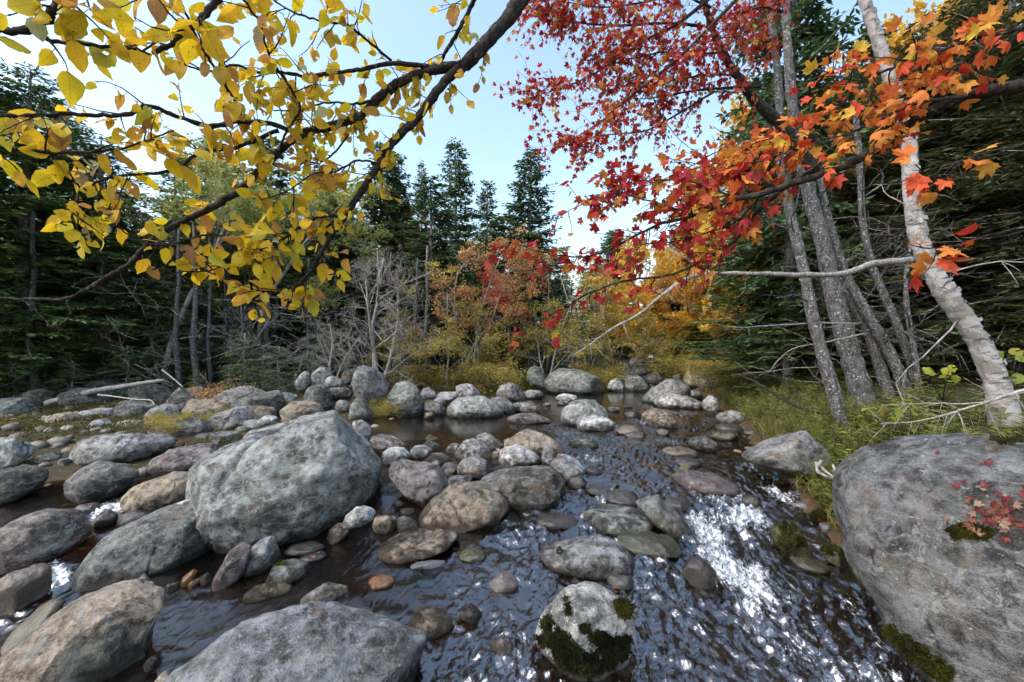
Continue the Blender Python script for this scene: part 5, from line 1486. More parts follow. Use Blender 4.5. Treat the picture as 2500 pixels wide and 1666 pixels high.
# ------------------------------------------------------------------ overhanging branches and their leaves
def leaf_mesh(name, mat, seed, kind, fine=True):
    rs = np.random.default_rng(seed)
    if kind == 'oval':
        n = 9
        t = np.linspace(0, 1, n)
        w = 0.33 * np.sin(np.pi * t ** 0.85) ** 0.8 * (1 - .25 * t)
        w[0] = w[-1] = 0.004
        ser = 1 + 0.07 * (np.arange(n) % 2)
        bend, fold, wave = rs.uniform(-.6, .9), rs.uniform(-.2, .7), rs.uniform(0, .09)
        zm = -bend * t ** 2 * .5
        V_, uv = [], []
        for i_ in range(n):
            for sgn in (-1, 0, 1):
                ww = w[i_] * ser[i_] * (1 + rs.normal(0, .05))
                V_.append((sgn * ww, t[i_] + (-.02 if sgn == 0 else 0), zm[i_] + abs(sgn) * ww * fold + wave * math.sin(7 * t[i_] + sgn * 1.3) * abs(sgn)))
                uv.append((.5 + sgn * w[i_], t[i_]))
        Q_ = []
        for i_ in range(n - 1):
            a = 3 * i_
            for j in (0, 1):
                Q_.append((a + j, a + j + 1, a + j + 4, a + j + 3))
        if seed % 3 == 1:                      # insect-eaten notch
            Q_.pop(rs.integers(4, 12))
        return mesh(name, V_, np.array(Q_), M[mat], True, None, uv)
    # maple leaf: five pointed lobes
    lob = [(0, 1.0), (.13, .80), (.20, .86), (.28, .66), (.40, .50), (.60, .64), (.70, .66), (.80, .92), (.90, .70), (1.05, .66), (1.25, .47), (1.5, .52), (1.65, .62), (1.78, .46), (2.1, .34), (2.7, .14)]
    pol = [(a, r) for a, r in lob] + [(-a, r) for a, r in reversed(lob[1:])]
    V_, uv = [(0, .36, 0)], [(.5, .36)]
    curl, fold = rs.uniform(-.3, 1.1), rs.uniform(-.25, .55)
    for ring in ((.5, 1.0) if fine else (1.0,)):
        for a, r in pol:
            rr = r * ring * .62 * (1 + rs.normal(0, .03))
            x, y = math.sin(a) * rr * 1.05, .36 + math.cos(a) * rr
            V_.append((x, y, -curl * (x * x + (y - .36) ** 2) * 1.2 + fold * abs(x) + rs.normal(0, .015)))
            uv.append((.5 + x, y))
    n = len(pol)
    T_ = [(0, 1 + (k + 1) % n, 1 + k) for k in range(n)]
    Q_ = [(1 + k, 1 + (k + 1) % n, 1 + n + (k + 1) % n, 1 + n + k) for k in range(n)] if fine else []
    return mesh(name, V_, [np.array(T_)] + ([np.array(Q_)] if Q_ else []), M[mat], True, None, uv)


LEAF = {'y': [leaf_mesh('yellow_leaf', 'yleaf', 70 + k, 'oval') for k in range(8)],
        'r': [leaf_mesh('red_leaf', 'rleaf', 80 + k, 'maple') for k in range(6)],
        'o': [leaf_mesh('orange_leaf', 'oleaf', 90 + k, 'maple') for k in range(6)]}

LEAF_FAR = {'y': LEAF['y'], 'r': [leaf_mesh('red_leaf_far', 'rleaf', 180 + k, 'maple', False) for k in range(5)], 'o': LEAF['o']}


class Bough:
    def __init__(s, name, label, cat, kind, mass_mat, seed, wood='twig'):
        s.root = thing(name, label, cat)
        s.kind, s.wood, s.mass_mat = kind, wood, mass_mat
        s.rs = np.random.default_rng(seed)
        s.lines, s.pend = [], []

    def line(s, pts, Y, r, sc=1.0, n=7, part='twig'):
        pts = [(a * sc, b * sc) for a, b in pts]
        Ys = np.linspace(Y[0], Y[1], len(pts))
        P = np.array([W(u, v, y) for (u, v), y in zip(pts, Ys)])
        P = curve(P, n)
        P[1:-1] += s.rs.normal(0, .0018, (len(P) - 2, 3))
        R = np.linspace(r[0], r[1], len(P))
        b = MB()
        b.tube(P, R * (1 + .08 * s.rs.standard_normal(len(P))), 8 if r[0] > .01 else 5, .1)
        s.lines.append([part, b, P])
        return len(s.lines) - 1

    def spray(s, li, t0, t1, n, L=(.10, .28), nl=(3, 6), size=.085, spread=1.0, flat=0.3, down=.5, side=None):
        """n side shoots with leaves from line li between fractions t0..t1"""
        _, b, P = s.lines[li]
        for k in range(n):
            f = s.rs.uniform(t0, t1) * (len(P) - 1)
            i0 = min(int(f), len(P) - 2)
            q = P[i0] + (P[i0 + 1] - P[i0]) * (f - i0)
            ax = unit(P[i0 + 1] - P[i0])
            sd = unit(cross(ax, s.rs.normal(0, 1, 3)) * np.array([1, .7, 1]))
            if side is not None and sd[2] * side < 0:
                sd = -sd
            d = unit(ax * s.rs.uniform(.2, 1.0) + sd * spread)
            l = s.rs.uniform(*L)
            T = [q]
            for j in range(4):
                d = unit(d + s.rs.normal(0, .16, 3) + np.array([0, 0, -.05]))
                T.append(T[-1] + d * l / 4)
            T = np.array(T)
            b.tube(T, np.linspace(.0032, .0012, 5), 4)
            m = s.rs.integers(nl[0], nl[1] + 1)
            for j in range(m):
                g_ = (j + .6) / m * 4
                j0 = min(int(g_), 3)
                p = T[j0] + (T[j0 + 1] - T[j0]) * (g_ - j0)
                s.leaf(p, d, size, flat, down, b)

    def leaf(s, p, d, size, flat, down, b=None):
        rs = s.rs
        view = unit(np.array([0, 0, CH]) - p)
        o = unit(d * .5 + rs.normal(0, .55, 3) + np.array([0, 0, -down]))
        nrm = unit(view * rs.choice([-1, 1]) * (1 - flat) + rs.normal(0, .42, 3) + np.array([0, 0, flat]))
        pet = o * size * .22
        if b is not None:
            b.tube(np.array([p, p + pet * .6 + [0, 0, .002], p + pet]), [.0010, .0009, .0008], 3)
        s.pend.append((p + pet, o, nrm, size * rs.uniform(.55, 1.25)))

    def finish(s, most=300):
        for part, b, P in s.lines:
            link(part, b.mesh(part, M[s.wood]), s.root)
        s.pend.sort(key=lambda q: -q[3] / max(q[0][1], .2))
        for p, o, nrm, sz in s.pend[:most]:
            ob = link('leaf', s.rs.choice(LEAF[s.kind]), s.root)
            ob.matrix_world = Matrix.Translation(Vector(p)) @ rot_to(o, nrm) @ Matrix.Diagonal((sz, sz, sz, 1))
        rest = s.pend[most:]
        if rest:
            src = []
            for me in LEAF_FAR[s.kind]:
                v = np.zeros(len(me.vertices) * 3, np.float32)
                me.vertices.foreach_get('co', v)
                src.append((v.reshape(-1, 3), [list(p_.vertices) for p_ in me.polygons]))
            V_, T_, Q_, R_, n = [], [], [], [], 0
            for p, o, nrm, sz in rest:
                v, pol = src[s.rs.integers(len(src))]
                m3 = np.array(rot_to(o, nrm).to_3x3())
                V_.append(v @ m3.T * sz + p)
                for q in pol:
                    (T_ if len(q) == 3 else Q_).append([k + n for k in q])
                R_.append(np.full(len(v), s.rs.uniform()))
                n += len(v)
            fs = [np.array(f) for f in (T_, Q_) if f]
            ob = link('small_leaves', mesh('small_leaves', np.vstack(V_), fs, M[s.mass_mat], True, {'rnd': np.concatenate(R_)}), s.root)
            ob['kind'] = 'stuff'
        return len(s.pend)


K = 1.0625
b = Bough('overhanging_branch', 'mossy dark branch with yellow leaves hanging over the stream from upper centre to the left', 'branch', 'y', 'yleaf_a', 5)
i_ = b.line([(1330, -170), (1262, -75), (1205, -10), (1165, 45), (1120, 95), (1070, 150)], (2.45, 2.2), (.050, .034), K, part='limb')
a1 = b.line([(1070, 150), (1000, 160), (930, 185), (870, 225), (830, 265), (760, 290), (690, 310), (640, 350), (560, 430), (500, 470), (440, 500), (390, 525), (340, 560), (300, 605), (250, 635), (200, 665), (155, 687), (80, 688), (-20, 683)], (2.2, 1.7), (.026, .005), K, part='limb')
a2 = b.line([(1075, 145), (1020, 190), (960, 270), (900, 330), (870, 380), (830, 440), (790, 500), (750, 560), (720, 610), (690, 650), (640, 670), (560, 690)], (2.2, 1.9), (.026, .004), K, part='limb')
a3 = b.line([(1105, -40), (1085, 10), (1060, 60), (1030, 110), (1000, 160)], (2.0, 2.2), (.012, .009), K)
a4 = b.line([(1000, 160), (970, 152), (900, 146), (830, 160), (760, 168), (700, 175), (640, 165), (600, 168), (540, 150), (480, 165), (400, 140)], (2.2, 1.6), (.013, .003), K)
a5 = b.line([(700, 315), (620, 285), (540, 280), (480, 290), (400, 265), (340, 245), (280, 265), (180, 262), (90, 265), (-20, 267)], (1.95, 1.35), (.012, .006), K)
a6 = b.line([(640, 300), (540, 340), (460, 352), (400, 390), (330, 400), (250, 410), (190, 438), (172, 475), (165, 500)], (1.9, 1.5), (.009, .003), K)
a7 = b.line([(-20, 335), (100, 350), (200, 350), (300, 335), (400, 300)], (1.35, 1.6), (.007, .003), K)
a8 = b.line([(520, -40), (500, 0), (460, 45), (400, 95), (350, 122)], (1.25, 1.2), (.011, .006), K)
a9 = b.line([(190, -60), (140, 0), (90, 55), (30, 70), (-30, 60)], (1.12, 1.08), (.012, .009), K)
a10 = b.line([(90, 55), (110, 92), (200, 103), (300, 112), (345, 125)], (1.1, 1.2), (.007, .003), K)
a11 = b.line([(790, 495), (740, 498), (700, 515), (650, 550), (600, 575), (540, 600), (480, 622), (420, 625), (370, 640)], (1.95, 1.75), (.008, .002), K)
a12 = b.line([(870, 225), (820, 240), (760, 235), (700, 250), (640, 255), (600, 240)], (2.1, 1.9), (.007, .002), K)
a13 = b.line([(900, 140), (850, 100), (800, 60), (720, 45), (660, 20), (600, -20)], (2.1, 1.7), (.007, .003), K)
a14 = b.line([(800, 310), (760, 360), (720, 375), (660, 350), (600, 385)], (2.0, 1.9), (.005, .002), K)
a15 = b.line([(870, 375), (820, 370), (770, 395), (720, 400), (660, 440), (600, 460)], (2.0, 1.85), (.006, .002), K)
a16 = b.line([(250, 635), (200, 640), (165, 660)], (1.78, 1.75), (.004, .002), K)
a17 = b.line([(155, 690), (160, 730), (120, 750), (80, 710), (50, 690)], (1.72, 1.7), (.005, .002), K)
a18 = b.line([(640, 350), (660, 300), (690, 250), (660, 190), (620, 130), (600, 60), (560, 0), (530, -40)], (2.0, 1.5), (.006, .004), K)
a19 = b.line([(560, 270), (520, 200), (470, 120), (440, 60), (400, -30)], (1.8, 1.3), (.006, .004), K)
a20 = b.line([(560, 575), (500, 540), (450, 545), (400, 560), (330, 560), (270, 520), (230, 470)], (1.8, 1.6), (.005, .002), K)
for li, t0, t1, n, sz in ((i_, .75, .95, 1, .075), (a1, .02, .42, 16, .08), (a2, .05, .62, 14, .08), (a3, .0, .9, 5, .085), (a4, .15, 1, 15, .08), (a5, .1, 1, 15, .08), (a6, .1, 1, 12, .085), (a7, 0, .9, 7, .085),
                          (a8, .0, 1, 4, .09), (a9, 0, 1, 4, .095), (a10, .1, 1, 4, .09), (a12, .1, 1, 9, .08), (a13, .1, 1, 12, .085), (a14, .1, 1, 6, .075), (a15, .1, 1, 9, .075), (a18, .2, 1, 7, .08), (a19, .1, 1, 6, .08), (a20, .2, 1, 5, .075)):
    b.spray(li, t0, t1, int(n * 1.42 + .5), (.06, .22), (2, 5), sz * .92, down=.55)
b.spray(a11, .08, 1, 22, (.06, .2), (3, 5), .078, down=.45)
b.spray(a2, .62, 1.0, 12, (.06, .22), (3, 5), .078, down=.35)
b.spray(a1, .50, .60, 4, (.06, .2), (2, 4), .078)
print('yellow leaves', b.finish())

b = Bough('overhanging_branch', 'maple bough with red and orange leaves reaching in from the right edge', 'branch', 'o', 'oleaf_a', 6)
o1 = b.line([(2600, 190), (2500, 210), (2360, 235), (2240, 290), (2115, 380), (1990, 430), (1860, 473), (1797, 486)], (1.45, 2.0), (.024, .012), part='limb')
o2 = b.line([(2560, 40), (2490, 70), (2360, 100), (2240, 145), (2145, 178), (2085, 196), (1985, 165)], (1.25, 1.9), (.008, .003))
o3 = b.line([(2400, 120), (2300, 190), (2200, 235), (2110, 270), (2000, 300), (1900, 330), (1820, 360)], (1.5, 2.1), (.007, .003))
o4 = b.line([(2360, 235), (2250, 250), (2150, 290), (2060, 330), (1960, 350), (1880, 390), (1800, 400)], (1.5, 2.1), (.007, .003))
o5 = b.line([(2560, 340), (2490, 355), (2420, 370), (2330, 400), (2270, 415), (2190, 450)], (1.15, 1.5), (.004, .002))
o6 = b.line([(2560, 545), (2480, 560), (2420, 575), (2330, 600), (2250, 605), (2180, 580)], (1.35, 1.7), (.004, .002))
o7 = b.line([(1960, 350), (1880, 330), (1790, 350), (1700, 400), (1640, 430)], (2.1, 2.5), (.006, .002))
for li, t0, t1, n, sz in ((o1, .3, .95, 8, .085), (o2, 0, 1, 33, .068), (o3, 0, 1, 38, .067), (o4, .1, 1, 34, .065), (o7, .1, 1, 24, .064)):
    b.spray(li, t0, t1, n, (.06, .2), (2, 5), sz, flat=.55, down=.25, side=1 if li == o1 else None)
b.spray(o5, .1, 1, 7, (.04, .10), (1, 2), .08, flat=.6, down=.2)
b.spray(o6, .2, 1, 6, (.04, .12), (1, 3), .08, flat=.6, down=.2)
print('orange leaves', b.finish())

b = Bough('overhanging_branch', 'lower red-leaved maple bough stretching left over the pool', 'branch', 'r', 'rleaf_a', 8)
m1 = b.line([(1990, 430), (1860, 473), (1797, 486), (1697, 526), (1598, 553), (1465, 619), (1386, 626), (1300, 609), (1240, 586)], (2.0, 2.6), (.013, .002), part='limb')
m2 = b.line([(2000, 400), (1860, 506), (1797, 586), (1714, 639), (1631, 672), (1532, 685), (1432, 719), (1386, 748), (1316, 782), (1260, 795), (1200, 793)], (2.1, 2.7), (.010, .002), part='limb')
m3 = b.line([(1392, 626), (1359, 646), (1309, 659), (1260, 662)], (2.5, 2.6), (.004, .002))
m4 = b.line([(1697, 526), (1620, 500), (1540, 480), (1480, 470), (1420, 500), (1360, 530)], (2.2, 2.6), (.006, .002))
m5 = b.line([(1797, 486), (1720, 450), (1640, 440), (1570, 440), (1500, 430)], (2.1, 2.5), (.006, .002))
m6 = b.line([(1860, 473), (1800, 540), (1720, 570), (1650, 590), (1560, 600), (1500, 640)], (2.1, 2.5), (.006, .002))
m7 = b.line([(1900, 460), (1830, 420), (1760, 400), (1700, 410)], (2.0, 2.3), (.006, .002))
m8 = b.line([(1600, 680), (1590, 705), (1615, 722)], (2.4, 2.5), (.004, .003))
for li, t0, t1, n, sz in ((m1, .1, 1, 32, .075), (m2, .1, .55, 17, .072), (m2, .55, .8, 5, .072), (m2, .85, 1, 2, .07), (m3, .0, 1, 6, .075), (m4, 0, 1, 30, .075), (m5, 0, 1, 30, .075), (m6, 0, 1, 27, .072), (m7, 0, 1, 18, .075)):
    b.spray(li, t0, t1, n, (.05, .2), (2, 5), sz, flat=.3, down=.3)
b.spray(m2, .3, .95, 14, (.1, .4), (0, 0), .07)
b.spray(m1, .2, .9, 10, (.1, .3), (0, 0), .07)
print('red leaves', b.finish())

S4 = 3.267


def t4(pts):
    return [(1200 + x / S4, y / S4) for x, y in pts]


b = Bough('maple_tree', 'red maple crown high against the sky right of centre, many small leaves', 'tree', 'r', 'rleaf_a', 9)
r0 = b.line([(1990, 420), (1930, 330)] + t4([(2100, 800), (2000, 660), (1900, 520), (1780, 280), (1700, 30), (1640, -200)]), (5.6, 5.0), (.075, .03), part='trunk')
ls_ = [b.line(t4(p), y, r) for p, y, r in (
    ([(1760, -30), (1500, 180), (1200, 340), (900, 540), (700, 650), (500, 720), (330, 780)], (5.0, 4.6), (.022, .003)),
    ([(1990, -40), (1700, 260), (1450, 500), (1100, 780), (900, 950), (700, 1080), (640, 1120)], (4.8, 4.4), (.022, .003)),
    ([(1700, 210), (1400, 185), (1000, 205), (700, 180), (600, 150), (450, 120), (300, 60)], (5.2, 4.8), (.018, .003)),
    ([(2150, 690), (1700, 715), (1300, 780), (1150, 790)], (5.2, 4.8), (.018, .003)),
    ([(1780, 730), (1400, 960), (1200, 1050), (900, 1080), (800, 1150)], (5.0, 4.6), (.014, .003)),
    ([(1250, 690), (1330, 870), (1450, 1060), (1600, 1200)], (4.9, 4.7), (.008, .003)),
    ([(1750, 60), (1500, -30), (1200, 20), (900, 60), (600, 20), (350, -20)], (5.0, 4.6), (.014, .003)),
    ([(1880, 420), (1600, 430), (1350, 420), (1100, 470), (950, 420), (800, 440)], (5.0, 4.7), (.012, .003)),
    ([(1960, 600), (1700, 600), (1450, 640), (1200, 600), (1000, 650)], (5.1, 4.8), (.012, .003)),
    ([(2300, 300), (2100, 350), (1900, 300), (1700, 330)], (5.6, 5.0), (.014, .003)),
    ([(2350, 100), (2150, 60), (1950, 120), (1800, 80)], (5.6, 5.0), (.014, .003)),
    ([(880, 1250), (700, 1180), (600, 1130), (520, 1100)], (4.6, 4.5), (.004, .002)))]
for li, n in zip(ls_, (80, 76, 80, 36, 34, 9, 76, 58, 48, 50, 46, 5)):
    b.spray(li, .05 if li not in (ls_[0], ls_[1]) else .2, 1, n, (.15, .55), (5, 9), .078, spread=1.0, flat=.25, down=.35)
print('crown leaves', b.finish())

b = Bough('broken_branch', 'long bare grey branch reaching left from the birch over the stream', 'branch', 'r', 'rleaf_a', 12, 'greytwig')
q1 = b.line([(2225, 635), (2130, 645), (2060, 668), (1960, 672), (1860, 669), (1704, 672), (1615, 722), (1565, 765), (1498, 801), (1432, 848), (1386, 874)], (4.2, 3.9), (.035, .004), part='limb')
b.spray(q1, .4, 1, 16, (.15, .5), (0, 0))
b.spray(q1, .75, 1, 10, (.1, .3), (0, 0))
b.finish()
b = Bough('dead_branch', 'dead grey twiggy branch sprawling over the right bank plants', 'branch', 'r', 'rleaf_a', 13, 'dead')
q1 = b.line([(2560, 935), (2460, 965), (2400, 985), (2350, 1000), (2290, 1018), (2230, 1030), (2150, 1035)], (3.3, 3.9), (.014, .003), part='limb')
b.spray(q1, .1, 1, 22, (.12, .45), (0, 0))
q2 = b.line([(2520, 955), (2380, 985), (2260, 985), (2150, 990)], (3.4, 4.2), (.008, .003))
b.spray(q2, .1, 1, 12, (.12, .4), (0, 0))
b.finish()
b = Bough('dead_branch', 'curved dark dead branch lying along the right bank grass', 'branch', 'r', 'rleaf_a', 14, 'twig')
b.line([(2045, 1008), (1980, 1005), (1920, 980), (1880, 955), (1840, 930), (1812, 920)], (5.2, 6.0), (.022, .012), part='limb')
b.finish()
b = Bough('bare_branch', 'pair of pale bare twigs sticking out left of the grey trunks', 'branch', 'r', 'rleaf_a', 15, 'greytwig')
q1 = b.line([(2110, 815), (2020, 835), (1940, 850), (1900, 880), (1880, 905)], (5.4, 5.2), (.012, .003))
b.spray(q1, .2, 1, 6, (.1, .3), (0, 0))
q1 = b.line([(2100, 790), (2000, 790), (1880, 795), (1800, 800), (1740, 790)], (5.4, 5.2), (.012, .003))
b.spray(q1, .2, 1, 8, (.1, .4), (0, 0))
b.finish()

# driftwood, log and board on the left bank; roots on the right bank
def stick(name, label, pts, Y, r, mat='dead', twigs=0, cat='driftwood', seed=0):
    b = Bough(name, label, cat, 'r', 'rleaf_a', 200 + seed, mat)
    q = b.line(pts, Y, r, part='stem')
    if twigs:
        b.spray(q, .1, 1, twigs, (.12, .45), (0, 0))
    root = b.root
    b.finish()
    return root


def tA(p):
    return [(x / 3.672, 900 + y / 3.672) for x, y in p]


def tG(p):
    return [(1800 + x / 3.361, 900 + y / 3.361) for x, y in p]


stick('fallen_log', 'long bleached log leaning across the left bank moss', tA([(410, 312), (700, 240), (900, 190), (1150, 155), (1330, 125), (1470, 105)]), (8.6, 9.2), (.065, .04), twigs=5, cat='log', seed=1)
stick('fallen_branch', 'thin bleached branch below the leaning log', tA([(880, 235), (1100, 262), (1230, 280), (1350, 285), (1400, 350), (1470, 420)]), (8.3, 7.9), (.018, .008), twigs=4, cat='branch', seed=2)
stick('fallen_branch', 'short forked pale stick in the left bank moss', tA([(1180, 280), (1080, 350), (980, 405), (975, 440)]), (8.1, 7.8), (.012, .007), twigs=2, cat='branch', seed=3)
stick('driftwood', 'dark driftwood log with root wad at the left boulders', tA([(-80, 590), (120, 580), (280, 575), (400, 560), (440, 520)]), (7.2, 7.2), (.06, .03), 'twig', 0, seed=4)
for k, p in enumerate(([(380, 560), (360, 600), (400, 480), (410, 440)], [(400, 550), (440, 560), (470, 600), (520, 615)], [(390, 560), (340, 540), (300, 520), (320, 440)], [(400, 540), (350, 480), (390, 430), (440, 455)])):
    stick('driftwood_root', ['crooked upright root of the driftwood', 'root of the driftwood curling right', 'root of the driftwood reaching left', 'looped root on top of the driftwood'][k], tA(p), (7.15, 7.05), (.022, .008), 'dead', 1, seed=10 + k)
stick('fallen_branch', 'grey fallen pole on the forest floor at far left', tA([(-60, 135), (100, 110), (280, 70)]), (11, 11.5), (.03, .02), twigs=2, cat='branch', seed=20)
stick('fallen_log', 'short pale log on the forest floor behind the left edge boulder', tA([(270, 130), (450, 128), (620, 125)]), (11, 11), (.035, .03), twigs=2, cat='log', seed=21)
stick('fallen_branch', 'thin pole slanting down to the upright slab boulder', tA([(1450, 10), (1540, 80), (1640, 165)]), (9.3, 8.9), (.018, .012), twigs=1, cat='branch', seed=22)
bd = MB()
bd.add([(-.17, -.03, 0), (.17, -.045, .01), (.18, .03, .012), (-.165, .04, 0), (-.17, -.03, .03), (.165, -.04, .038), (.18, .028, .04), (-.16, .036, .032)],
       [(0, 3, 2, 1), (4, 5, 6, 7), (0, 1, 5, 4), (1, 2, 6, 5), (2, 3, 7, 6), (3, 0, 4, 7)])
o = tag(link('board', bd.mesh('board', M['dead'], False), loc=W(104, 1093, 6.0)), 'broken pale grey board wedged beside the smooth left boulder', 'board')
o.rotation_euler = (0.35, -0.45, .1)
for k, p in enumerate(([(650, 770), (660, 840), (720, 880), (800, 900), (900, 880)], [(680, 800), (730, 850), (790, 890)], [(780, 790), (820, 850), (870, 860), (900, 800)], [(800, 880), (850, 840), (880, 780)], [(690, 760), (650, 820), (690, 870), (830, 910), (905, 890)])):
    stick('exposed_root', ['outer exposed root loop under the right bank plants', 'thin straight root crossing the root hollow', 'root curving at the right of the hollow', 'short root rising inside the hollow', 'lowest exposed root along the water, right bank'][k], tG(p), (3.75, 3.6), (.014, .009), 'dead', 0, 'root', 30 + k)

# ------------------------------------------------------------------ undergrowth, moss, litter, pebbles
bpy.context.view_layer.update()
dg = bpy.context.evaluated_depsgraph_get()


from mathutils.bvhtree import BVHTree


def hit(u, v):
    """first rock or ground point seen through a photo pixel"""
    d = Vector(((u - 1250) / 1000, 1.0, -(v - 833) / 1000)).normalized()
    o = Vector((0, 0, CH))
    best = None
    for r in RB:
        if r[0] - 40 < u < r[2] + 40 and r[1] - 60 < v < r[3] + 60:
            if r[7] is None:
                r[7] = BVHTree.FromPolygons(r[5].tolist(), r[6].tolist())
            loc, nrm, idx, dist = r[7].ray_cast(o, d)
            if loc is not None and (best is None or dist < best[3]):
                best = (np.array(loc), np.array(nrm), r[4], dist)
    Y = contact(u, v)
    g_ = W(u, v, Y)
    if best is None or np.linalg.norm(g_ - [0, 0, CH]) < best[3] - .03:
        inw = xl(Y) < g_[0] < xr(Y)
        return g_, np.array([0, 0, 1.0]), (water if inw else ground)
    return best[:3]


def stuff(name, b, mat, label, cat, parent=None, shade=False):
    o = link(name, b.mesh(name, M[mat], shade, True), parent)
    o['kind'] = 'stuff'
    if parent is None:
        o['label'] = label
        o['category'] = cat
    return o


rs = np.random.default_rng(314)
S1, F1 = ico(2)
pb = MB()
pr = []
for k in range(900):
    y = rs.uniform(2.0, 8.5) if k % 5 else rs.uniform(8, 13)
    lo, hi = float(xl(y)) - .3, float(xr(y))
    x = rs.uniform(max(lo, -1.3 * y), hi)
    z0 = float(zg(np.array([x]), np.array([y]))[0])
    sz = rs.uniform(.02, .06) * (1 if k % 4 else 1.7)
    sh = S1 * (1 + .18 * vnoise(S1 * 1.7 + k, 3))[:, None] * np.array([1, rs.uniform(.65, 1), rs.uniform(.5, .8)]) * sz
    a = rs.uniform(0, 6.28)
    sh = np.column_stack([sh[:, 0] * math.cos(a) - sh[:, 1] * math.sin(a), sh[:, 0] * math.sin(a) + sh[:, 1] * math.cos(a), sh[:, 2]])
    pb.add(sh + np.array([x, y, z0 + sz * .2]), None, F1, rs.uniform())
for k in range(520):
    x, y = rs.normal(-.35, .95), rs.normal(5.6, .75)
    z0 = float(zg(np.array([x]), np.array([y]))[0])
    sz = rs.uniform(.015, .05)
    sh = S1 * (1 + .2 * vnoise(S1 * 1.7 + k, 3))[:, None] * np.array([1, rs.uniform(.65, 1), rs.uniform(.5, .8)]) * sz
    pb.add(sh + np.array([x, y, z0 + sz * .3]), None, F1, rs.uniform(0, 1))
for k in range(110):
    y = rs.uniform(4.9, 9.0)
    x = rs.uniform(-1.3 * y, float(xl(y)) + .3)
    z0 = float(zg(np.array([x]), np.array([y]))[0])
    sz = rs.uniform(.04, .13)
    sh = S1 * (1 + .2 * vnoise(S1 * 1.7 + k, 3))[:, None] * np.array([1, rs.uniform(.65, 1), rs.uniform(.5, .8)]) * sz
    pb.add(sh + np.array([x, y, z0 + sz * .1]), None, F1, rs.uniform(.1, .8))
gm = newmat('mixed_pebbles')
c_ = gm.ramp(gm.N('Attribute', attribute_name='rnd').outputs['Fac'], [(0, (.05, .045, .04)), (.3, (.14, .12, .10)), (.5, (.10, .07, .045)), (.7, (.24, .23, .22)), (.85, (.20, .10, .05)), (1, (.30, .29, .27))])
n_ = gm.noise(gm.N('TexCoord').outputs['Object'], 60, 5, .7)
c_ = gm.mix(1.0, c_, gm.ramp(n_, [(.3, (.5, .5, .5)), (.7, (1.4, 1.4, 1.4))]), 'MULTIPLY')
gm.done(gm.pbsdf(c_, .5, gm.bump(n_, .5, .01), .4))
M['pebble'] = gm.m
stuff('pebbles', pb, 'pebble', 'brown and grey pebbles lining the stream bed between the boulders', 'pebbles', shade=True)


def scatter(n, ufun, vfun):
    """ground points seen through photo pixels"""
    out = []
    for k in range(n):
        u, v = ufun(), vfun()
        Y = contact(u, v)
        x = (u - 1250) / 1000 * Y
        out.append((x, Y))
    q = np.array(out)
    return np.column_stack([q, zg(q[:, 0], q[:, 1])])


def area(n, x0, x1, y0, y1, keep):
    x = rs.uniform(x0, x1, n)
    y = rs.uniform(y0, y1, n)
    k = keep(x, y)
    x, y = x[k], y[k]
    return np.column_stack([x, y, zg(x, y)])


def tufts(b, P, n, L, wd, lean=.5, r0=.1, r1=.9, spread=.05):
    base = np.repeat(P, n, 0) + rs.normal(0, spread, (len(P) * n, 3)) * np.array([1, 1, 0])
    d = unit(rs.normal(0, lean, base.shape) + np.array([0, 0, 1.0]))
    rr = np.clip(np.repeat(rs.uniform(r0, r1, len(P)), n) + rs.normal(0, .1, len(base)), 0, 1)
    b.blades(base, d, unit(rs.normal(0, 1, base.shape) * np.array([1, 1, .2])), rs.uniform(*L, len(base)), rs.uniform(*wd, len(base)), rr, .08)


left_ok = lambda x, y: (x < xl(y) - .15)
right_ok = lambda x, y: (x > xr(y) + .15)
# leaf litter on both banks
lt = MB()
P = np.vstack([area(26000, -24, 3, 5.0, 18, left_ok), area(9000, 2, 16, 2.4, 20, right_ok)])
d = unit(rs.normal(0, 1, P.shape) * np.array([1, 1, .25]))
lt.blades(P + [0, 0, .012], d, unit(rs.normal(0, .35, P.shape) + [0, 0, 1.0]), rs.uniform(.05, .10, len(P)), rs.uniform(.03, .06, len(P)), rs.uniform(0, 1, len(P)), .05)
stuff('leaf_litter', lt, 'm_litter', 'brown and tan fallen leaves covering the forest floor', 'leaf litter')
# mossy low green on the left bank
g1 = MB()
P = area(5200, -16, 1.5, 5.6, 14.5, left_ok)
ns = fbm(P * np.array([.7, .7, 0]), 3, 77)
P = P[ns > .0]
tufts(g1, P, 11, (.04, .16), (.008, .022), .8, spread=.08)
stuff('moss_carpet', g1, 'm_carpet', 'low green moss and herbs on the left bank floor', 'undergrowth')
g2 = MB()
P = np.vstack([area(900, -2.5, 3.5, 11.6, 15.5, lambda x, y: left_ok(x, y) & (x > -3)), area(650, 3.2, 9, 5.0, 13.5, lambda x, y: right_ok(x, y) & (x - xr(y) < 1.7)), area(260, 2.4, 6.0, 3.3, 6.2, lambda x, y: right_ok(x, y) & (x - xr(y) < 1.5))])
tufts(g2, P, 22, (.10, .32), (.008, .018), .45, spread=.07)
stuff('bank_grass', g2, 'm_grass', 'tall yellow-green grass along the right and far banks', 'grass')
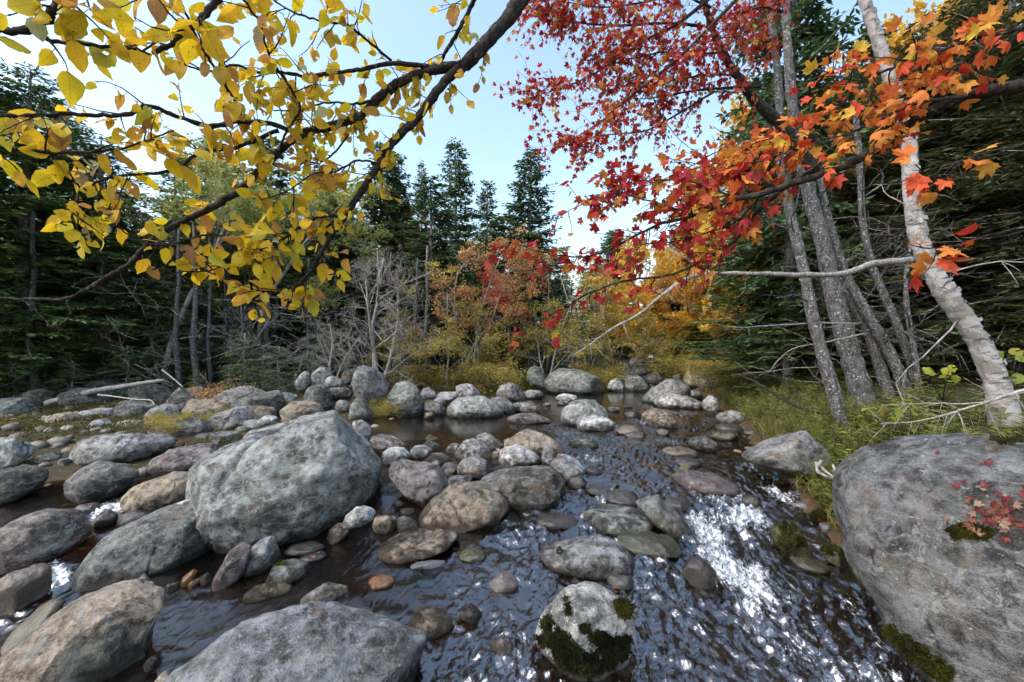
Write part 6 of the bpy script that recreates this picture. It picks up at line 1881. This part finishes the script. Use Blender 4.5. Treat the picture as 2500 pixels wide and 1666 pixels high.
# leafy herbs spilling over the right bank
hb = MB()
hs = MB()
P = np.vstack([area(520, 2.4, 5.6, 3.0, 5.4, lambda x, y: right_ok(x, y) & (x - xr(y) < 2.3) & (x > .78 * y - .25)), area(260, 2.6, 4.4, 3.2, 4.6, lambda x, y: right_ok(x, y) & (x - xr(y) < .9)), area(900, 3.0, 8.0, 4.6, 9.5, lambda x, y: right_ok(x, y) & (x - xr(y) < 1.8))])
for p in P:
    h = rs.uniform(.14, .38)
    tip = unit(np.array([rs.normal(-.25, .3), rs.normal(-.25, .3), 1.0])) * h
    T = np.array([p - [0, 0, .02], p + tip * .55, p + tip + [0, 0, -.02]])
    hs.tube(T, [.003, .002, .0015], 3)
    m = int(h / .022)
    t = np.linspace(.25, 1, m)[:, None]
    a = rs.uniform(0, 6.28) + np.arange(m) * 2.4
    dd = unit(np.column_stack([np.cos(a), np.sin(a), np.full(m, .15)]) + rs.normal(0, .2, (m, 3)))
    hb.blades(p + tip * t, dd, np.tile([0, 0, 1.0], (m, 1)) + rs.normal(0, .2, (m, 3)), rs.uniform(.06, .115, m), rs.uniform(.018, .034, m), np.clip(rs.uniform(.2, .9) + rs.normal(0, .1, m), 0, 1), .08)
herb = stuff('bank_herbs', hb, 'm_green', 'bright green leafy herbs spilling over the right bank beside the huge boulder', 'herbs')
o = link('stems', hs.mesh('stems', M['greytwig']), herb)
o['kind'] = 'stuff'
# fine dead twigs of the shaded understorey
tw = MB()
for k in range(900):
    if k % 3:
        y = rs.uniform(9, 15)
        x = rs.uniform(-1.35 * y, -.15 * y)
    else:
        y = rs.uniform(5.8, 9)
        x = rs.uniform(.72 * y, 1.35 * y)
    if xl(y) - .6 < x < xr(y) + .8:
        continue
    z0 = float(zg(np.array([x]), np.array([y]), False)[0])
    p = np.array([x, y, z0 + rs.uniform(0, 2.6)])
    dr_ = unit(np.array([rs.normal(), rs.normal(), rs.normal(0, .35) + (.5 if k % 2 else -.1)]))
    L = rs.uniform(.4, 1.5)
    T = [p]
    for j in range(4):
        dr_ = unit(dr_ + rs.normal(0, .2, 3))
        T.append(T[-1] + dr_ * L / 4)
    T = np.array(T)
    tw.tube(T, np.linspace(.007, .002, 5), 3)
    for j in range(3):
        e = unit(dr_ + rs.normal(0, .7, 3))
        q = T[rs.integers(1, 4)]
        tw.tube(np.array([q, q + e * L * .18, q + e * L * .32]), [.004, .003, .0015], 3)
stuff('dead_twigs', tw, 'greytwig', 'tangle of thin grey dead twigs in the forest shade', 'twigs', shade=True)
for k, (u, Y) in enumerate([(20, 11), (130, 10.2), (190, 11.5), (300, 12.5), (360, 13), (520, 13.5), (610, 12.8), (640, 14), (790, 13.2), (850, 13.6), (980, 14), (1180, 15), (1290, 15.5), (1400, 17), (70, 12.5), (240, 12), (1900, 9.5), (1960, 8.5), (1840, 11), (2080, 8.8), (2330, 7), (2420, 6.6), (2230, 7.6), (-40, 9), (40, 9.2), (110, 9.6), (180, 9.3), (260, 10.4), (310, 9.9), (370, 10.8), (420, 11.4), (560, 11.6), (600, 10.6), (640, 11.6), (0, 10.4)]):
    plant(FIR_SMALL, 'fir_sapling', 'young fir in the shade between the trunks of the forest edge', u, Y, rs.uniform(.8, 1.7), group='young firs in the forest shade')

# broad-leaved shrubs beside the birch, every leaf a part
gl = leaf_material('hobblebush_leaf', [(0, (.13, .20, .03)), (.4, (.22, .27, .04)), (.75, (.36, .36, .05)), (1, (.16, .10, .03))], veins=.3)
M['hleaf'] = gl
HL = [leaf_mesh('broad_leaf', 'hleaf', 300 + k, 'oval') for k in range(3)]
for me in HL:
    n = len(me.vertices)
    v = np.zeros(n * 3, np.float32)
    me.vertices.foreach_get('co', v)
    v = v.reshape(-1, 3)
    v[:, 0] *= 1.55
    me.vertices.foreach_set('co', v.ravel())
for lab, pts, Y in (('broad-leaved shrub with round olive leaves left of the birch foot', [(2285, 925), (2310, 930), (2330, 915), (2265, 915), (2340, 935), (2300, 900), (2255, 905), (2320, 890)], 4.6),
                    ('broad-leaved green shrub right of the birch foot at the right edge', [(2460, 905), (2480, 880), (2440, 890), (2495, 915), (2470, 850), (2450, 925), (2500, 860), (2430, 860)], 4.4),
                    ('leafy green plant in front of the thin grey trunks', [(2180, 1000), (2205, 995), (2230, 1005), (2160, 1010), (2250, 1015), (2195, 1020), (2225, 985), (2140, 1000), (2270, 1040), (2290, 1050), (2250, 1060)], 4.3)):
    base = W(np.mean([p[0] for p in pts]), max(p[1] for p in pts) + 45, Y)
    root = thing('broadleaf_shrub', lab, 'shrub', base)
    st = MB()
    for u, v in pts:
        q = W(u, v, Y + rs.uniform(-.15, .15))
        st.tube(np.array([base * 0, (q - base) * .6 + rs.normal(0, .01, 3), q - base]), [.004, .003, .002], 4)
        lf = link('leaf', HL[rs.integers(3)], root)
        sz = rs.uniform(.09, .13)
        lf.matrix_world = Matrix.Translation(Vector(q)) @ rot_to(rs.normal(0, .6, 3) + [0, -.3, -.25], rs.normal(0, .35, 3) + [0, -.5, .8]) @ Matrix.Diagonal((sz, sz, sz, 1))
        lf.matrix_parent_inverse = Matrix.Translation(-Vector(base))
    link('stem', st.mesh('stem', M['twig']), root)
bpy.context.view_layer.update()

# moss cushions on rocks
def moss(cells, n, mat, L=(.012, .035), parent=None):
    b = MB()
    owner = None
    A_, N_, R_ = [], [], []
    for t, x, y, rx, ry in cells:
        ox, oy, s = TILE[t]
        m = max(20, int(n * rx * ry / s / s / 900))
        for k in range(m):
            a, q = rs.uniform(0, 6.28), math.sqrt(rs.uniform())
            q *= 1 + .12 * math.sin(5 * a + x) + .1 * math.sin(9 * a + y)
            h = hit(ox + (x + rx * q * math.cos(a)) / s, oy + (y + ry * q * math.sin(a)) / s)
            if h is None or not h[2].name.startswith(('boulder', 'stone')):
                continue
            owner = owner or h[2]
            if h[2] is not owner:
                continue
            A_.append(h[0])
            N_.append(h[1])
    if not A_:
        return
    A_, N_ = np.array(A_), np.array(N_)
    A_ = np.repeat(A_, 3, 0) + rs.normal(0, .004, (len(A_) * 3, 3))
    N_ = np.repeat(N_, 3, 0)
    d = unit(N_ + rs.normal(0, .6, N_.shape))
    r = np.clip(.45 + .9 * fbm(A_ * 14, 3, 5) + rs.normal(0, .12, len(A_)), 0, 1)
    b.blades(A_ - N_ * .004 - np.array(owner.location), d, unit(rs.normal(0, 1, A_.shape)), rs.uniform(*L, len(A_)), rs.uniform(.006, .013, len(A_)), r, .1)
    o = stuff('moss', b, mat, None, None, owner)
    return o


M['m_black'] = mass('black_moss_tufts', (0.014, 0.016, 0.007), (0.034, 0.036, 0.014), (0.075, 0.075, 0.028))
moss([('F', 500, 1190, 80, 60), ('F', 620, 1230, 90, 130), ('F', 505, 1045, 55, 70), ('F', 700, 1340, 130, 110), ('F', 880, 1400, 190, 100), ('F', 1080, 1270, 140, 130), ('F', 950, 1165, 80, 60), ('F', 835, 1078, 46, 42), ('F', 688, 938, 24, 28), ('F', 688, 885, 16, 25), ('F', 668, 826, 17, 16), ('F', 755, 1255, 32, 34), ('F', 1190, 1200, 60, 60)], 700, 'm_black', (.012, .03))
moss([('F', 1190, 900, 85, 80)], 900, 'm_moss', (.015, .04))
moss([('H', 1270, 1030, 60, 50), ('H', 1370, 1110, 80, 60), ('H', 1480, 1190, 90, 70), ('H', 1600, 1280, 90, 70), ('H', 1690, 1350, 90, 60)], 600, 'm_moss', (.012, .035))
moss([('H', 1850, 200, 120, 60), ('H', 2010, 210, 90, 55), ('G', 2230, 560, 140, 70)], 500, 'm_moss', (.01, .028))
moss([('D', 300, 500, 60, 30)], 800, 'm_moss', (.01, .02))
moss([('H', 400, 140, 100, 45), ('H', 440, 260, 110, 90)], 500, 'm_moss', (.01, .03))
moss([('H', 675, 75, 80, 55)], 600, 'm_moss', (.01, .03))
moss([('H', 760, 350, 70, 45)], 600, 'm_moss', (.01, .03))
moss([('F', 612, 395, 28, 34)], 900, 'm_moss', (.01, .02))

# single fallen leaves
M['dleaf'] = leaf_material('dull_fallen_leaf', [(0, (.10, .016, .016)), (.35, (.17, .03, .026)), (.6, (.22, .09, .06)), (.8, (.30, .22, .16)), (1, (.13, .04, .026))], veins=.2, transl=.2)
LEAF['d'] = [leaf_mesh('dull_leaf', 'dleaf', 400 + k, 'maple') for k in range(4)]
def fallen(u, v, label, kind='r', size=.075, group=None, name='fallen_leaf'):
    h = hit(u, v)
    if h is None or h[2].name.startswith('stream_water'):
        return
    p, n, ob = h
    me = LEAF[kind][rs.integers(len(LEAF[kind]))]
    sz = size * rs.uniform(.75, 1.2)
    o = tag(link(name, me), label, 'leaf', group)
    d = unit(cross(n, rs.normal(0, 1, 3)))
    o.matrix_world = Matrix.Translation(Vector(p + n * .012)) @ rot_to(d, unit(n + rs.normal(0, .28, 3))) @ Matrix.Diagonal((sz, sz, sz, 1))


for k in range(58):
    gx_, gy_ = 2200 + rs.normal(0, 165), 1140 + rs.normal(0, 110)
    fallen(1800 + gx_ / 3.361, 900 + gy_ / 3.361, 'fallen maple leaf in the drift on the huge right boulder', 'd', .046, 'leaf drift on the huge right boulder')
for u, v, lab, kd in ((762, 1505, 'single dark red leaf on the flat-topped bottom boulder', 'r'), (1495, 1450, 'orange leaf on the shoulder of the pale domed boulder', 'o'), (1455, 1603, 'tan leaf in the black moss of the pale domed boulder', 'o'), (1684, 1184, 'orange leaf left on the wide flat wet rock', 'o'),
                      (1705, 1181, 'orange leaf in the middle of the wide flat wet rock', 'o'), (1745, 1188, 'orange leaf at the right of the wide flat wet rock', 'o'), (1650, 1100, 'left orange leaf on the low brown riffle stone', 'o'), (1674, 1108, 'right orange leaf on the low brown riffle stone', 'o'), (2368, 1230, 'orange leaf alone on the huge boulder left of the drift', 'o'),
                      (2303, 1110, 'tan leaf near the top of the huge right boulder', 'o'), (1208, 1212, 'red leaf on the brown streaked boulder', 'r'), (1985, 1308, 'red leaf among the moss stones by the cascade', 'r'), (2012, 1268, 'orange leaf on the bright moss cushion', 'o'), (1970, 1255, 'pink leaf left of the moss cushion', 'r'), (2005, 1275, 'tan leaf below the moss cushion', 'o'),
                      (1960, 1290, 'small tan leaf on the moss-covered cascade rock', 'o'), (760, 1360, 'left tan leaf on the dark mossy wet stone', 'o'), (785, 1352, 'right tan leaf on the dark mossy wet stone', 'o'), (1040, 1195, 'brown leaf on the leaning pinkish slab', 'r'), (2375, 1310, 'pale leaf at the lower end of the leaf drift', 'o')):
    fallen(u, v, lab, 'd', .05)
